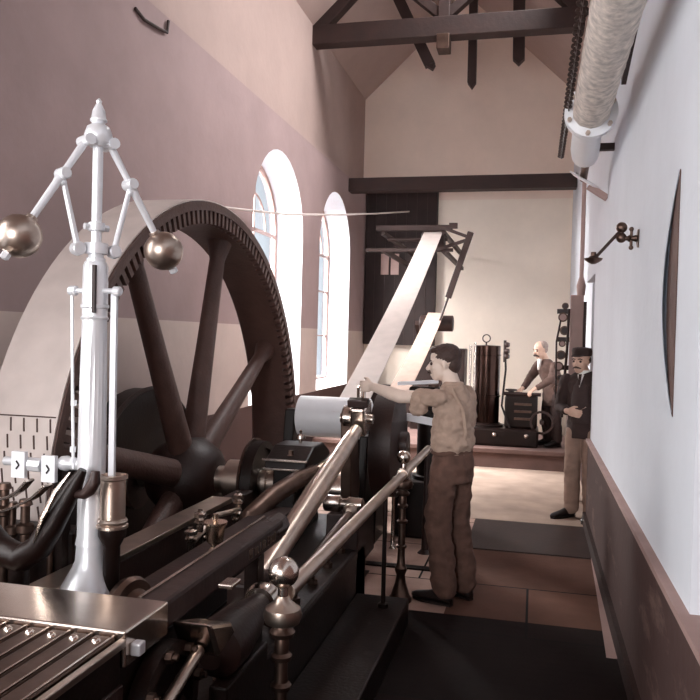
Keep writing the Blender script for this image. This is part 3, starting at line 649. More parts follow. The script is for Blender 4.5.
# dark partition at the back left
pt = thing('partition', 'tall dark wooden partition at the back beneath the beam', 'partition', (-2.4, 14.35, 1.55))
MB().box(-3.18, -1.84, 14.3, 14.5, 1.56, 4.5).build('panel', 'wood_black', pt, False)
for i in range(6): MB().box(-3.0+.195*i, -2.99+.195*i, 14.29, 14.3, 1.56, 4.45).build('board_joint', 'wood_dark', pt, False)
for x in (-2.87, -2.68): MB().box(x, x+.15, 14.27, 14.3, 2.88, 3.27).build('gleam_slat', 'wood_rose', pt, False, label='pale slat standing for a window gleam')  # pale slats imitate a small gleam from a window
MB().box(-3.02, -1.84, 14.3, 14.48, .0, .8).build('bottom_board', 'wood_dark', pt, False)
cb = thing('cupboard', 'dark iron motor casing behind upper end of farther belt', 'motor', (-1.45, 11.7, 0))
MB().box(-1.9, -1.06, 12.1, 12.6, 0, 1.55).build('body', 'iron_dark', cb, False, .02)
MB().lathe((-1.7, 11.6, 1.93), (1, 0, 0), [(0, .1), (.01, .12), (.49, .12), (.5, .1)], 24).build('pulley', 'iron_dark', cb)
MB().bar((-1.75, 11.6, 1.93), (-1.75, 12.2, 1.5), .06, .08).build('arm', 'iron_dark', cb, False)
cb.name = 'belt_tensioner'; cb['category'] = 'tensioner'; cb['label'] = 'dark iron tensioner behind the upper end of the farther belt'
WM['belt_tensioner'] = WM['cupboard']

# pulley disc between crank and man
dw = thing('pulley_disc', 'broad dark pulley disc between the crank and the workman', 'pulley', (-1.0, 5.75, 0))
MB().lathe((-1.16, 5.82, .88), (1, 0, 0), [(0, .34), (.01, .4), (.17, .4), (.18, .34), (.18, .1), (.24, .1), (.24, .04)], 48).build('disc', 'iron_dark', dw)
m = MB(); m.prism([(-1.28, 5.55, 0), (-1.28, 6.05, 0), (-1.28, 5.92, .94), (-1.28, 5.72, .94)], (.07, 0, 0)); m.build('stand', 'iron_black', dw, False, .01)
# pump with thin rods
pm = thing('feed_pump', 'dark feed pump with thin upright rods behind the rail', 'pump', (-.92, 6.5, 0))
MB().box(-1.15, -.55, 6.45, 6.95, 0, .48).build('base', 'iron_black', pm, False, .02)
MB().lathe((-.85, 6.7, .48), (0, 0, 1), [(0, .17), (.03, .17), (.035, .13), (.5, .13), (.53, .17), (.57, .17), (.6, .06), (.75, .06)], 24).build('barrel', 'iron_black', pm)
for x, y in ((-1.07, 6.1), (-.72, 6.25)):
    m = MB(); m.lathe((x, y, .0), (0, 0, 1), [(0, .03), (.02, .016), (.5, .014), (.52, .025), (.55, .014), (1.0, .013), (1.02, .026), (1.07, .026), (1.08, .014), (1.15, .014), (1.16, .024), (1.2, .02)], 12); m.build('upright', 'steel', pm)
m = MB(); m.bar((-1.16, 6.05, 1.10), (-.62, 6.2, 1.0), .03, .06); m.build('cross_lever', 'enamel', pm, False, .005)
m = MB(); m.tube([(-.98, 6.6, 1.02), (-.9, 6.6, 1.06), (-.86, 6.6, 1.03), (-.86, 6.65, .98)], .012, 8); m.build('bent_pipe', 'steel', pm)
m = MB(); m.box(-1.05, -.6, 6.6, 6.75, 1.19, 1.28); m.build('top_bar', 'iron_black', pm, False, .02)
m = MB(); m.cyl((-.85, 6.7, 1.1), (-.85, 6.7, 1.3), .05); m.build('neck', 'steel_dull', pm)
m = MB(); m.bar((-1.15, 6.62, 1.30), (-.80, 6.62, 1.33), .05, .03); m.build('bright_strip', 'enamel', pm, False)

# ================================================================== BACK PLINTH AND ENGINE
pl = MB(); pl.box(-3.0, .48, 10.4, 12.3, 0, .2); pl.box(-3.0, .48, 10.36, 12.3, .2, .26); pl = pl.build('trim_4', 'stone_edge', None, False, .01); struct(pl)
vc = thing('vertical_cylinder', 'polished vertical steam cylinder with lifting ring at the back', 'steam cylinder', (-.64, 10.9, .5))
MB().lathe((-.64, 10.9, .502), (0, 0, 1), [(0, .24), (.03, .24), (.035, .2), (.05, .2)], 32).build('foot', 'iron_black', vc)
MB().lathe((-.64, 10.9, .53), (0, 0, 1), [(0, .18), (.38, .18), (.385, .192), (.405, .192), (.41, .18), (.95, .18), (.955, .188), (.97, .188)], 40).build('barrel', 'dark_polish', vc)
MB().lathe((-.64, 10.9, 1.5), (0, 0, 1), [(0, .18), (.12, .18), (.125, .15), (.13, .03)], 40).build('lid', 'dark_polish', vc)
m = MB(); m.tubering((-.66, 10.89, 1.72), (0.1, 1, 0), [(0, .06), (.015, .06), (.015, .045), (0, .045)], 24); m.cyl((-.66, 10.9, 1.62), (-.66, 10.9, 1.67), .012); m.build('lifting_ring', 'iron_dark', vc)
for x, z1 in ((-.86, 1.62), (-.80, 1.66)):
    MB().cyl((x, 10.72, .502), (x, 10.72, z1), .018).build('side_pipe', 'steel', vc)
m = MB(); m.tube([(-.40, 10.8, 1.62), (-.38, 10.78, 1.3), (-.42, 10.76, .8), (-.3, 10.7, .5)], .014, 8); m.build('hose', 'iron_black', vc)
m = MB()
for zz in (1.64, 1.55, 1.48): m.lathe((-.40, 10.8, zz), (1, -.3, 0), [(0, .03), (.03, .04), (.06, .03)], 10)
m.cyl((-.4, 10.8, 1.4), (-.4, 10.8, 1.7), .02); m.build('valve', 'iron_dark', vc)
be = thing('back_engine', 'low dark engine on the plinth where the older man works', 'engine', (-.15, 10.9, .26))
MB().box(-1.0, .08, 10.6, 11.3, .26, .5).build('base', 'iron_black', be, False, .03)
MB().box(-.38, .06, 10.75, 11.2, .5, .95).build('body', 'iron_black', be, False, .03)
for z in (.62, .72, .82): MB().box(-.25, -.02, 10.72, 10.75, z, z+.03).build('fin', 'steel_dull', be, False)
MB().lathe((-.3, 10.85, .95), (0, 0, 1), [(0, .04), (.05, .04), (.06, .08), (.08, .08)], 16).build('top_flange', 'iron_dark', be)
MB().cyl((-.4, 10.8, .97), (.1, 10.8, .97), .025).build('top_shaft', 'iron_dark', be)
for x in (-.95, -.5, -.08): MB().sphere((x, 10.58, .42), .03, 10).build('stud', 'steel_soft', be)
m = MB(); m.tubering((.12, 10.7, .6), (0, 1, 0), [(0, .16), (.03, .16), (.03, .13), (0, .13)], 24); m.build('hand_wheel', 'iron_dark', be)
MB().cyl((.12, 10.7, .6), (.12, 10.9, .6), .03).build('wheel_axle', 'iron_dark', be)

# ================================================================== RIGHT SIDE: GAUGE BOARD, PIPE, LAMP
gb = thing('gauge_board', 'rosy wooden board with a column of gauges behind the boss', 'gauge board', (.42, 8.6, 0))
MB().box(.355, .49, 8.5, 8.6, 0, 2.2).build('board', 'wood_rose', gb, False, .008)
MB().box(.49, .52, 8.5, 8.62, .9, 2.13).build('dark_edge', 'wood_dark', gb, False)
grpz = 0
for k, z in enumerate((2.08, 1.96, 1.82, 1.68, 1.56, 1.44, 1.32, 1.2, 1.1)):
    m = MB(); xx = .30-.02*(k % 2)-(.03 if k > 3 else 0); r = .05 if k % 3 else .035
    m.lathe((xx, 8.5, z), (0, -1, 0), [(0, r*.8), (.02, r), (.05, r), (.055, r*.8)], 18); o = m.build('gauge', 'steel_dull', gb)
    MB().lathe((xx, 8.442, z), (0, -1, 0), [(0, r*.7), (.004, r*.7)], 18).build('dial', 'wood_rose' if k % 2 else 'iron_dark', o)
m = MB(); m.tube([(.34, 8.46, 2.05), (.33, 8.44, 1.6), (.3, 8.44, 1.1), (.3, 8.46, .9)], .014, 8); m.tube([(.27, 8.46, 2.0), (.22, 8.44, 1.7), (.23, 8.44, 1.1)], .01, 8); m.build('pipe', 'iron_dark', gb)
for z in (2.0, 1.7, 1.4, 1.15): MB().box(.22, .36, 8.52, 8.56, z, z+.05).build('cross_bar', 'iron_dark', gb, False)
dp = MB(); dp.tube([(.46, 8.55, 2.2), (.46, 8.55, 3.4)], .022, 10); dp.lathe((.46, 8.55, 2.2), (0, 0, 1), [(0, .04), (.1, .05), (.2, .022)], 12)
tag(dp.build('down_pipe', 'wood_rose'), 'thin vertical pipe above the gauge board in the corner', 'pipe')

PXc, PZc = .30, 3.15
sp = thing('steam_pipe', 'fat white lagged steam pipe hung high on the right wall', 'pipe', (PXc, 4.5, PZc))
m = MB(); rings = []; n = 32
for i in range(60):
    y = 2.7+(5.06-2.7)*i/59
    rings.append([V((PXc+(.112+.008*noise.noise(V((k*.6, y*9, 0))))*cos(2*pi*k/n), y, PZc+(.112+.008*noise.noise(V((k*.6, y*9, 3))))*sin(2*pi*k/n))) for k in range(n)])
m.ring_loft(rings); m.build('lagging', 'lagging', sp)
MB().lathe((PXc, 5.05, PZc), (0, 1, 0), [(0, .15), (.005, .162), (.035, .162), (.04, .15), (.045, .162), (.08, .162), (.085, .15)], 40).build('flange', 'enamel', sp)
for k in range(6): a = 2*pi*k/6+.4; MB().lathe((PXc+.142*cos(a), 5.02, PZc+.142*sin(a)), (0, 1, 0), [(0, .014), (.03, .016), (.12, .016)], 6).build('flange_bolt', 'steel_soft', sp, False)
MB().tube([(PXc, 5.1, PZc), (PXc+.01, 5.7, PZc), (PXc+.02, 6.0, PZc-.005), (PXc+.03, 6.15, PZc-.02), (PXc+.035, 6.2, PZc-.03)], [.10, .10, .105, .10, .07], 24).build('elbow', 'enamel', sp)
m = MB(); m.bar((XR-.015, 4.5, 3.66), (XR-.015, 5.36, 3.44), .03, .09); m.build('wall_strap', 'iron_dark', sp, False)
m = MB(); m.box(PXc+.05, XR, 6.0, 6.05, PZc-.02, PZc+.03); m.build('wall_bracket', 'iron_dark', sp, False)
m = MB(); m.lathe((.34, 6.5, 3.0), (.5, -.22, .82), [(0, .09), (.012, .135), (.02, .135), (.024, .1)], 28); m.build('valve_disc', 'enamel', sp)
m = MB(); m.cyl((.34, 6.5, 3.02), (.34, 6.1, 3.12), .03); m.build('valve_stem', 'steel_dull', sp)
m = MB(); m.bar((.38, 6.5, 2.96), (XR, 6.5, 2.86), .04, .05); m.build('valve_stay', 'wood_rose', sp, False)
ct = thing('chain', 'dark chain running beside the fat white pipe', 'chain', (PXc-.145, 5, PZc)); yy = 3.3
k = 0
while yy < 6.4:
    MB().tubering((PXc-.145, yy, PZc+.02), (.2, .2, 1) if k % 2 else (1, .15, .1), [(0, .026), (.008, .026), (.008, .013), (0, .013)], 10).build('link', 'iron_dark', ct); yy += .042; k += 1

lm = thing('wall_lamp', 'jointed gas lamp bracket on the white right wall', 'wall lamp', (XR, 4.5, 2.27))
m = MB(); m.lathe((XR, 4.42, 2.27), (-1, 0, 0), [(0, .05), (.008, .05), (.014, .02), (.04, .012), (.05, .02), (.06, .012), (.085, .012)], 18); m.build('rosette', 'steel_dull', lm)
m = MB(); m.cyl((XR-.04, 4.42, 2.22), (XR-.04, 4.42, 2.32), .008); m.sphere((XR-.04, 4.42, 2.22), .013, 10); m.sphere((XR-.04, 4.42, 2.32), .013, 10); m.build('tap', 'steel_dull', lm)
m = MB(); m.sphere((.44, 4.43, 2.275), .028, 14); m.sphere((.44, 4.43, 2.33), .03, 14); m.cyl((.44, 4.43, 2.26), (.44, 4.43, 2.34), .012); m.build('joint', 'steel_dull', lm)
m = MB(); m.tube([(.44, 4.43, 2.32), (.31, 4.46, 2.17)], .009, 8); m.build('arm', 'iron_dark', lm)
m = MB(); m.lathe((.30, 4.46, 2.135), (0, 0, 1), [(0, .012), (.01, .03), (.02, .045), (.03, .05), (.035, .03), (.045, .016), (.065, .014)], 18); m.build('burner', 'steel_dull', lm)

# hanging white sheet with a bowed edge, flat dark plate in place of the gap
sh_ = thing('wall_sheet', 'white sheet on right wall with a long bowed edge', 'sheet', (XR-.02, 3.8, 1.4))
def bowY(t_): return 3.2+.0+.19*sin(pi*t_)**.9 if 0 < t_ < 1 else 3.2
m = MB(); nr_ = 20; front = []; 
for i in range(nr_+1):
    t_ = i/nr_; z = 1.42+(2.38-1.42)*t_; yb = bowY(t_); lift = .02*sin(pi*t_)
    row = []
    for j in range(9):
        s2 = j/8; y = yb+(4.36-yb)*s2; row.append((XR-.006-lift*(1-s2)**3, y, z))
    front.append(row)
vv = [[m.b.verts.new(p_) for p_ in row] for row in front]
v2 = [[m.b.verts.new((p_[0]+.003, p_[1], p_[2])) for p_ in row] for row in front]
for i in range(nr_):
    for j in range(8):
        m.b.faces.new((vv[i][j], vv[i][j+1], vv[i+1][j+1], vv[i+1][j])); m.b.faces.new((v2[i][j], v2[i+1][j], v2[i+1][j+1], v2[i][j+1]))
m.build('sheet', 'plaster_right', sh_, True, keep=True)
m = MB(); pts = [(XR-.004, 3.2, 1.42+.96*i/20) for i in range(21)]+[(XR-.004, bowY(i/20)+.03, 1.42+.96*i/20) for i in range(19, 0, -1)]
m.prism(pts, (.003, 0, 0)); m.build('dark_lens_plate', 'stone_edge', sh_, False, label='dark lens shaped plate')

# ================================================================== PEOPLE
def bake(mb, name, m, parent, voxel=.006, smooth=6, wr=0., ws=9., lab=None):
    me = bpy.data.meshes.new('tmp'); bmesh.ops.recalc_face_normals(mb.b, faces=mb.b.faces); mb.b.to_mesh(me); mb.b.free()
    o = bpy.data.objects.new('tmp', me); COL.objects.link(o)
    rm = o.modifiers.new('r', 'REMESH'); rm.mode = 'VOXEL'; rm.voxel_size = voxel
    s = o.modifiers.new('s', 'SMOOTH'); s.factor = .5; s.iterations = smooth
    dg = bpy.context.evaluated_depsgraph_get(); dg.update()
    nm = bpy.data.meshes.new_from_object(o.evaluated_get(dg)); bpy.data.objects.remove(o)
    if wr:
        nrm = [v.normal.copy() for v in nm.vertices]
        for v, n_ in zip(nm.vertices, nrm):
            p_ = v.co
            q_ = V((p_.x*ws, p_.y*ws, p_.z*ws*1.25))
            v.co = p_+n_*wr*(noise.noise(q_)+.6*noise.noise(q_*2.3)-.25*abs(noise.noise(q_*1.4+V((5, 0, 0)))))
    nm.name = name; r_ = bpy.data.objects.new(name, nm); COL.objects.link(r_)
    nm.materials.clear(); nm.materials.append(MATS[m])
    nm.polygons.foreach_set('use_smooth', [True]*len(nm.polygons))
    WM[r_.name] = Matrix.Identity(4)
    if parent is not None: r_.parent = parent; r_.matrix_parent_inverse = WM[parent.name].inverted()
    if lab: r_['label'] = lab
    return r_
def limb(mb, pts, rad):
    for i in range(len(pts)-1):
        a, b = V(pts[i]), V(pts[i+1]); mb.lathe(a, b-a, [(0, rad[i]), ((b-a).length, rad[i+1])], 16)
    for p_, r_ in zip(pts, rad): mb.sphere(p_, r_, 16)
def torso(mb, secs, right):
    """secs: (centre, half width, half depth)"""
    right = V(right).normalized(); n = 24; rings = []
    for c, a, b in secs:
        fwd = V((0, 0, 1)).cross(right).normalized()
        rings.append([V(c)+right*a*cos(2*pi*k/n)+fwd*b*sin(2*pi*k/n) for k in range(n)])
    mb.ring_loft(rings)
class Head:
    def __init__(s, c, f, up=(0, 0, 1)):
        s.c = V(c); s.f = V(f).normalized(); u = V(up); s.l = u.cross(s.f).normalized(); s.u = s.f.cross(s.l).normalized()
        s.rot = Matrix((s.f, s.l, s.u)).transposed()
    def p(s, f, l, u): return s.c+s.f*f+s.l*l+s.u*u
    def skull(s, mb):
        B = lambda f, l, u, r, sc_: mb.sphere(s.p(f, l, u), r, 20, sc_, s.rot)
        B(-.012, 0, .035, .1, (.98, .77, .86)); B(.03, 0, -.02, .1, (.62, .62, .9)); B(.055, 0, -.078, .1, (.33, .34, .32))
        B(.02, .0, -.06, .1, (.62, .56, .36))
        for q_ in (-1, 1):
            B(-.005, .074*q_, -.012, .1, (.17, .05, .3)); B(.062, .036*q_, -.022, .1, (.22, .22, .2)); B(.068, .028*q_, .026, .1, (.18, .28, .1))
        mb.lathe(s.p(.082, 0, .012), s.p(.112, 0, -.03)-s.p(.082, 0, .012), [(0, .008), (.052, .014)], 10)
        B(.108, 0, -.030, .1, (.13, .14, .11)); B(.086, 0, -.062, .1, (.1, .24, .07)); B(.084, 0, -.074, .1, (.09, .2, .07))
    def eyes(s, par):
        for q_ in (-1, 1):
            m_ = MB(); m_.sphere(s.p(.077, .033*q_, .004), .012, 12); m_.build('eye', 'hair_dark', par)
            m_ = MB(); m_.tube([s.p(.09, .014*q_, .024), s.p(.09, .034*q_, .03), s.p(.077, .052*q_, .022)], .0045, 8); m_.build('eyebrow', 'hair_dark', par)
def hand(mb, wrist, d, pn, spread=1., curl=.9, tl=1):
    """d direction wrist->fingers, pn palm normal (palm faces pn)"""
    d = V(d).normalized(); pn = V(pn); pn = (pn-d*pn.dot(d)).normalized(); s_ = d.cross(pn)*tl; w_ = V(wrist)
    mb.lathe(w_-d*.01, d, [(0, .024), (.03, .028)], 14)
    rot = Matrix((d, s_, pn)).transposed()
    mb.sphere(w_+d*.05, .05, 16, (1, .82, .36), rot)
    for i, (o_, L) in enumerate(((.03, .078), (.010, .088), (-.010, .082), (-.029, .066))):
        a = w_+d*.08+s_*o_*1.05; d1 = (d+pn*.5*curl+s_*o_*1.5*spread).normalized(); b = a+d1*L*.42
        d2 = (d*(1-.5*curl)+pn*1.2*curl).normalized(); c = b+d2*L*.32; d3 = (d*(.6-curl)+pn*1.2*curl).normalized(); e_ = c+d3*L*.26
        limb(mb, [a-d*.02, b, c, e_], [.0095, .009, .008, .007])
    a = w_+d*.03+s_*.03; b = a+(d*.7+s_*.7+pn*.3).normalized()*.038; c = b+(d+pn*.4+s_*.1).normalized()*.03
    limb(mb, [w_+d*.015+s_*.012, a, b, c], [.014, .013, .0105, .009])
def shoe(par, heel, d, m='leather_black', lab=None):
    heel = V(heel); d = V(d).normalized(); s_ = V((0, 0, 1)).cross(d)
    mb = MB()
    n = 18; rings = []
    for t_, w_, h in ((-.03, .02, .04), (-.015, .033, .075), (.03, .037, .10), (.08, .037, .085), (.14, .043, .06), (.19, .045, .048), (.235, .035, .038), (.26, .012, .025)):
        rings.append([heel+d*t_+s_*w_*cos(2*pi*k/n)+V((0, 0, max(0.012, h/2+.012+h/2*sin(2*pi*k/n)))) for k in range(n)])
    mb.ring_loft(rings); o = mb.build('shoe', m, par, label=lab, keep=True)
    mb = MB(); pts = [heel+d*t_+s_*w_ for t_, w_ in ((-.03, -.02), (.08, -.037), (.17, -.046), (.24, -.03), (.262, 0), (.24, .03), (.17, .046), (.08, .037), (-.03, .02))]
    mb.prism(pts, (0, 0, .016)); mb.build('sole', 'leather_black', o, False)

# --- workman in the middle ---------------------------------------------------
Fd = V((-.86, .5, 0)).normalized(); Ld = V((0, 0, 1)).cross(Fd)     # facing, left
Rd = -Ld
MX, MY = -.505, 5.0
P0 = V((MX, MY, 0))
def W(f_, l_, z): return P0+Fd*f_+Ld*l_+V((0, 0, z))
man = thing('person', 'workman in rolled sleeves and baggy trousers reaching to the crank head', 'person', (MX, MY, 0))
hd = Head(W(.07, .015, 1.54), V((-.97, -.05, -.10)))
lw_ = V((-1.055, 5.1, 1.362)); ls = W(.0, .16, 1.33); le = V((-.845, 4.96, 1.315)); le2 = lw_
rs = W(.02, -.17, 1.33); re = W(.04, -.23, 1.1); rw = W(.14, -.20, .97)
b = MB(); hd.skull(b)
limb(b, [hd.p(-.02, 0, -.05), W(.0, 0, 1.37)], [.052, .062])
torso(b, [(W(0, 0, .88), .13, .09), (W(0, 0, 1.0), .125, .085), (W(0, 0, 1.2), .15, .095), (W(0, 0, 1.34), .16, .085), (W(0, 0, 1.38), .1, .06)], Rd)
limb(b, [ls, le, le.lerp(lw_, .35), lw_], [.036, .045, .044, .03])
limb(b, [rs, re, rw], [.036, .036, .027])
hand(b, lw_, V((-.95, .3, .0)), V((.2, .95, -.1)), curl=1.0, tl=-1)
hand(b, rw, Fd, V((0, 0, -1)), curl=.9, tl=1)
hipL, hipR = W(0, .085, .88), W(0, -.085, .88)
knL, knR = W(.03, .085, .48), W(.01, -.10, .48)
anL, anR = W(-.03, .08, .09), W(-.05, -.115, .09)
for h_, k_, a_ in ((hipL, knL, anL), (hipR, knR, anR)): limb(b, [h_+V((0, 0, -.02)), k_, a_], [.062, .05, .04])
body = bake(b, 'body', 'skin_lit', man, .006, 3)
hd.eyes(body)
b = MB()
torso(b, [(W(-.005, 0, .95), .12, .10), (W(0, 0, .98), .15, .118), (W(-.01, 0, 1.03), .166, .132), (W(-.01, 0, 1.12), .158, .122), (W(-.01, 0, 1.27), .165, .115), (W(-.005, 0, 1.35), .155, .09), (W(.0, 0, 1.405), .085, .065)], Rd)
sl = ls.lerp(le, .42)
limb(b, [ls, sl], [.06, .058]); limb(b, [sl, sl+V((0, 0, -.075))], [.056, .045]); limb(b, [rs, rs.lerp(re, .8)], [.068, .06])
bake(b, 'shirt', 'shirt', man, .006, 3, .013, 13)
b = MB(); limb(b, [sl+(le-sl)*.1+V((0, 0, -.015)), sl+(le-sl)*.22+V((0, 0, -.075))], [.062, .05]); bake(b, 'rolled_sleeve', 'shirt', man, .006, 3, .006, 30)
b = MB(); torso(b, [(W(.0, 0, 1.385), .085, .07), (W(.0, 0, 1.41), .072, .066), (W(0, 0, 1.425), .066, .062)], Rd); bake(b, 'collar', 'shirt', man, .006, 2)
b = MB()
torso(b, [(W(-.01, 0, .78), .16, .12), (W(-.015, 0, .88), .162, .128), (W(-.005, 0, .96), .145, .112), (W(0, 0, .985), .14, .108)], Rd)
for h_, k_, a_ in ((hipL, knL, anL), (hipR, knR, anR)):
    limb(b, [h_+V((0, 0, -.06)), (h_+k_)/2, k_, (k_+a_)/2+Fd*-.01, a_+V((0, 0, .02))], [.094, .09, .084, .083, .08])
bake(b, 'trousers', 'trousers', man, .008, 4, .014, 9)
m = MB(); m.tube([W(.125*cos(t_)*.9, .15*sin(t_), .975+.006*sin(3*t_)) for t_ in [2*pi*i/32 for i in range(33)]], .011, 8, flat=1.4); m.build('belt', 'trousers', man)
m = MB(); m.tube([W(-.10, .04, .97), W(-.135, .04, 1.1), W(-.13, .07, 1.25), W(-.06, .10, 1.385)], .011, 8, flat=.5); m.build('brace', 'shirt', man)
b = MB(); B2 = lambda f_, l_, u_, sc_: b.sphere(hd.p(f_, l_, u_), .1, 20, sc_, hd.rot)
B2(-.022, 0, .048, (.98, .83, .82)); B2(.02, 0, .092, (.68, .66, .28)); B2(-.06, 0, .0, (.52, .7, .78))
bake(b, 'hair', 'hair_dark', man, .006, 3, .004, 60)
m = MB(); m.tube([hd.p(.085, -.038, -.058), hd.p(.105, -.015, -.05), hd.p(.107, 0, -.048), hd.p(.105, .015, -.05), hd.p(.085, .038, -.058)], [.004, .008, .009, .008, .004], 8); m.build('moustache', 'hair_dark', man)
shoe(man, anL*1+V((0, 0, -.09))-Fd*.03, Fd+Ld*.15); shoe(man, anR*1+V((0, 0, -.09))-Fd*.03, Fd-Ld*.2)

# --- older man leaning over the back engine ---------------------------------
Fd2 = V((-.75, -.55, 0)).normalized(); L2 = V((0, 0, 1)).cross(Fd2); Q0 = V((.27, 11.0, .26))
def Y(f_, l_, z): return Q0+Fd2*f_+L2*l_+V((0, 0, z))
man2 = thing('person', 'older moustached man in a dark coat leaning over the back engine', 'person', tuple(Q0))
hd2 = Head(Y(.24, 0, 1.32), V((-.8, -.55, -.22)))
b = MB(); hd2.skull(b); limb(b, [hd2.p(-.02, 0, -.05), Y(.15, 0, 1.16)], [.052, .06])
torso(b, [(Y(0, 0, .72), .13, .09), (Y(.04, 0, .9), .13, .09), (Y(.12, 0, 1.1), .15, .09), (Y(.15, 0, 1.17), .1, .06)], -L2)
hands = ((Y(.40, .13, .80), 1), (Y(.36, -.22, .78), -1))
shL, shR = Y(.12, .19, 1.10), Y(.12, -.19, 1.10)
limb(b, [shL, Y(.22, .24, .93), hands[0][0]], [.05, .04, .028]); limb(b, [shR, Y(.2, -.27, .93), hands[1][0]], [.05, .04, .028])
hand(b, hands[0][0], V((-.7, -.5, -.45)), (0, 0, -1), tl=-1, curl=.7); hand(b, hands[1][0], V((-.7, -.5, -.45)), (0, 0, -1), tl=1, curl=.7)
for s_ in (1, -1): limb(b, [Y(0, .09*s_, .74), Y(.03, .1*s_, .42), Y(0, .1*s_, .08)], [.085, .058, .045])
body2 = bake(b, 'body', 'skin', man2, .008, 3); hd2.eyes(body2)
b = MB(); torso(b, [(Y(-.02, 0, .55), .19, .14), (Y(-.01, 0, .7), .175, .13), (Y(.03, 0, .88), .165, .125), (Y(.1, 0, 1.06), .185, .12), (Y(.13, 0, 1.14), .16, .09), (Y(.16, 0, 1.2), .08, .065)], -L2)
limb(b, [shL, Y(.22, .24, .93), Y(.37, .15, .82)], [.075, .06, .045]); limb(b, [shR, Y(.2, -.27, .93), Y(.33, -.23, .80)], [.075, .06, .045])
bake(b, 'coat', 'coat_worn', man2, .009, 4, .01, 9)
b = MB()
for s_ in (1, -1): limb(b, [Y(0, .085*s_, .7), Y(.03, .1*s_, .42), Y(0, .1*s_, .1)], [.1, .08, .07])
bake(b, 'trousers', 'coat', man2, .009, 4, .008, 9)
b = MB(); b.sphere(hd2.p(-.03, 0, .045), .1, 20, (.92, .82, .78), hd2.rot); b.sphere(hd2.p(-.05, 0, .0), .1, 16, (.55, .74, .6), hd2.rot); bake(b, 'hair', 'hair_grey', man2, .007, 3)
m = MB(); m.tube([hd2.p(.07, -.05, -.075), hd2.p(.1, -.02, -.055), hd2.p(.105, 0, -.05), hd2.p(.1, .02, -.055), hd2.p(.07, .05, -.075)], [.006, .014, .014, .014, .006], 8); m.build('moustache', 'hair_dark', man2)
m = MB(); m.prism([hd2.p(.02, -.03, -.12), hd2.p(.02, .03, -.12), Y(.25, 0, 1.05)], tuple(Fd2*.03)); m.build('shirt_front', 'white_cloth', man2, False)
for s_ in (1, -1): shoe(man2, Y(-.03, .1*s_, 0), Fd2+L2*.15*s_)

# --- man in suit by the wall end --------------------------------------------
Fd3 = V((-.45, -1, 0)).normalized(); L3 = V((0, 0, 1)).cross(Fd3); T0 = V((.475, 7.70, .004))
def T(f_, l_, z): return T0+Fd3*f_+L3*l_+V((0, 0, z))
man3 = thing('person', 'man in dark suit and flat cap standing half behind the wall end', 'person', tuple(T0))
hd3 = Head(T(.03, -.03, 1.51), V((-.6, -1, -.02)))
b = MB(); hd3.skull(b); limb(b, [hd3.p(-.02, 0, -.05), T(0, 0, 1.38)], [.05, .058])
torso(b, [(T(0, 0, .9), .10, .07), (T(0, 0, 1.05), .13, .09), (T(0, 0, 1.25), .15, .09), (T(0, 0, 1.34), .16, .08), (T(0, 0, 1.38), .1, .06)], -L3)
a1, a2 = T(0, -.18, 1.32), T(0, .18, 1.32)
hw1, hw2 = T(.15, -.11, 1.04), T(.04, .2, .80)
limb(b, [a1, T(.0, -.24, 1.06), hw1], [.05, .04, .027]); limb(b, [a2, T(-.03, .23, 1.05), hw2], [.05, .04, .027])
hand(b, hw1, L3+V((0, 0, -.2)), -Fd3, tl=1, curl=.5); hand(b, hw2, V((0, 0, -1)), -L3, tl=1, curl=.5)
for s_ in (1, -1): limb(b, [T(0, .085*s_, .84), T(.02, .09*s_, .48), T(0, .095*s_, .09)], [.06, .05, .04])
body3 = bake(b, 'body', 'skin', man3, .007, 3); hd3.eyes(body3)
b = MB(); torso(b, [(T(-.01, 0, .78), .175, .115), (T(-.01, 0, .95), .16, .11), (T(-.01, 0, 1.15), .165, .11), (T(0, 0, 1.3), .18, .105), (T(0, 0, 1.37), .15, .08), (T(0, 0, 1.42), .075, .06)], -L3)
limb(b, [a1, T(.0, -.24, 1.06), T(.12, -.13, 1.04)], [.07, .058, .045]); limb(b, [a2, T(-.03, .23, 1.05), T(.03, .205, .84)], [.07, .058, .045])
bake(b, 'coat', 'coat', man3, .008, 4, .008, 9)
b = MB(); torso(b, [(T(.035, 0, .93), .12, .09), (T(.035, 0, 1.1), .115, .095), (T(.035, 0, 1.28), .10, .088), (T(.03, 0, 1.36), .05, .06)], -L3); bake(b, 'waistcoat', 'waistcoat', man3, .007, 3)
b = MB(); torso(b, [(T(0, 0, .78), .145, .095), (T(0, 0, .90), .13, .085)], -L3)
for s_ in (1, -1): limb(b, [T(0, .08*s_, .83), T(.02, .09*s_, .48), T(0, .095*s_, .1)], [.092, .08, .075])
bake(b, 'trousers', 'trousers_pale', man3, .008, 4, .008, 9)
m = MB(); m.lathe(T(.01, 0, 1.385), (0, 0, 1), [(0, .066), (.045, .062)], 20); m.prism([T(.10, -.03, 1.39), T(.10, .03, 1.39), T(.128, 0, 1.27)], tuple(Fd3*.012)); m.build('collar', 'white_cloth', man3, False)
m = MB(); m.prism([T(.115, -.014, 1.395), T(.115, .014, 1.395), T(.145, .01, 1.29), T(.145, -.01, 1.29)], tuple(Fd3*.008)); m.build('necktie', 'coat', man3, False)
m = MB(); m.lathe(hd3.p(-.01, 0, .055), hd3.u, [(0, .088), (.01, .093), (.05, .095), (.075, .088), (.085, .04)], 28)
m.prism([hd3.p(.06, -.06, .056), hd3.p(.11, -.045, .05), hd3.p(.125, 0, .048), hd3.p(.11, .045, .05), hd3.p(.06, .06, .056)], tuple(hd3.u*.008)); m.build('cap', 'coat', man3)
b = MB(); b.sphere(hd3.p(-.03, 0, .02), .1, 20, (.86, .8, .62), hd3.rot); bake(b, 'hair', 'hair_dark', man3, .007, 3)
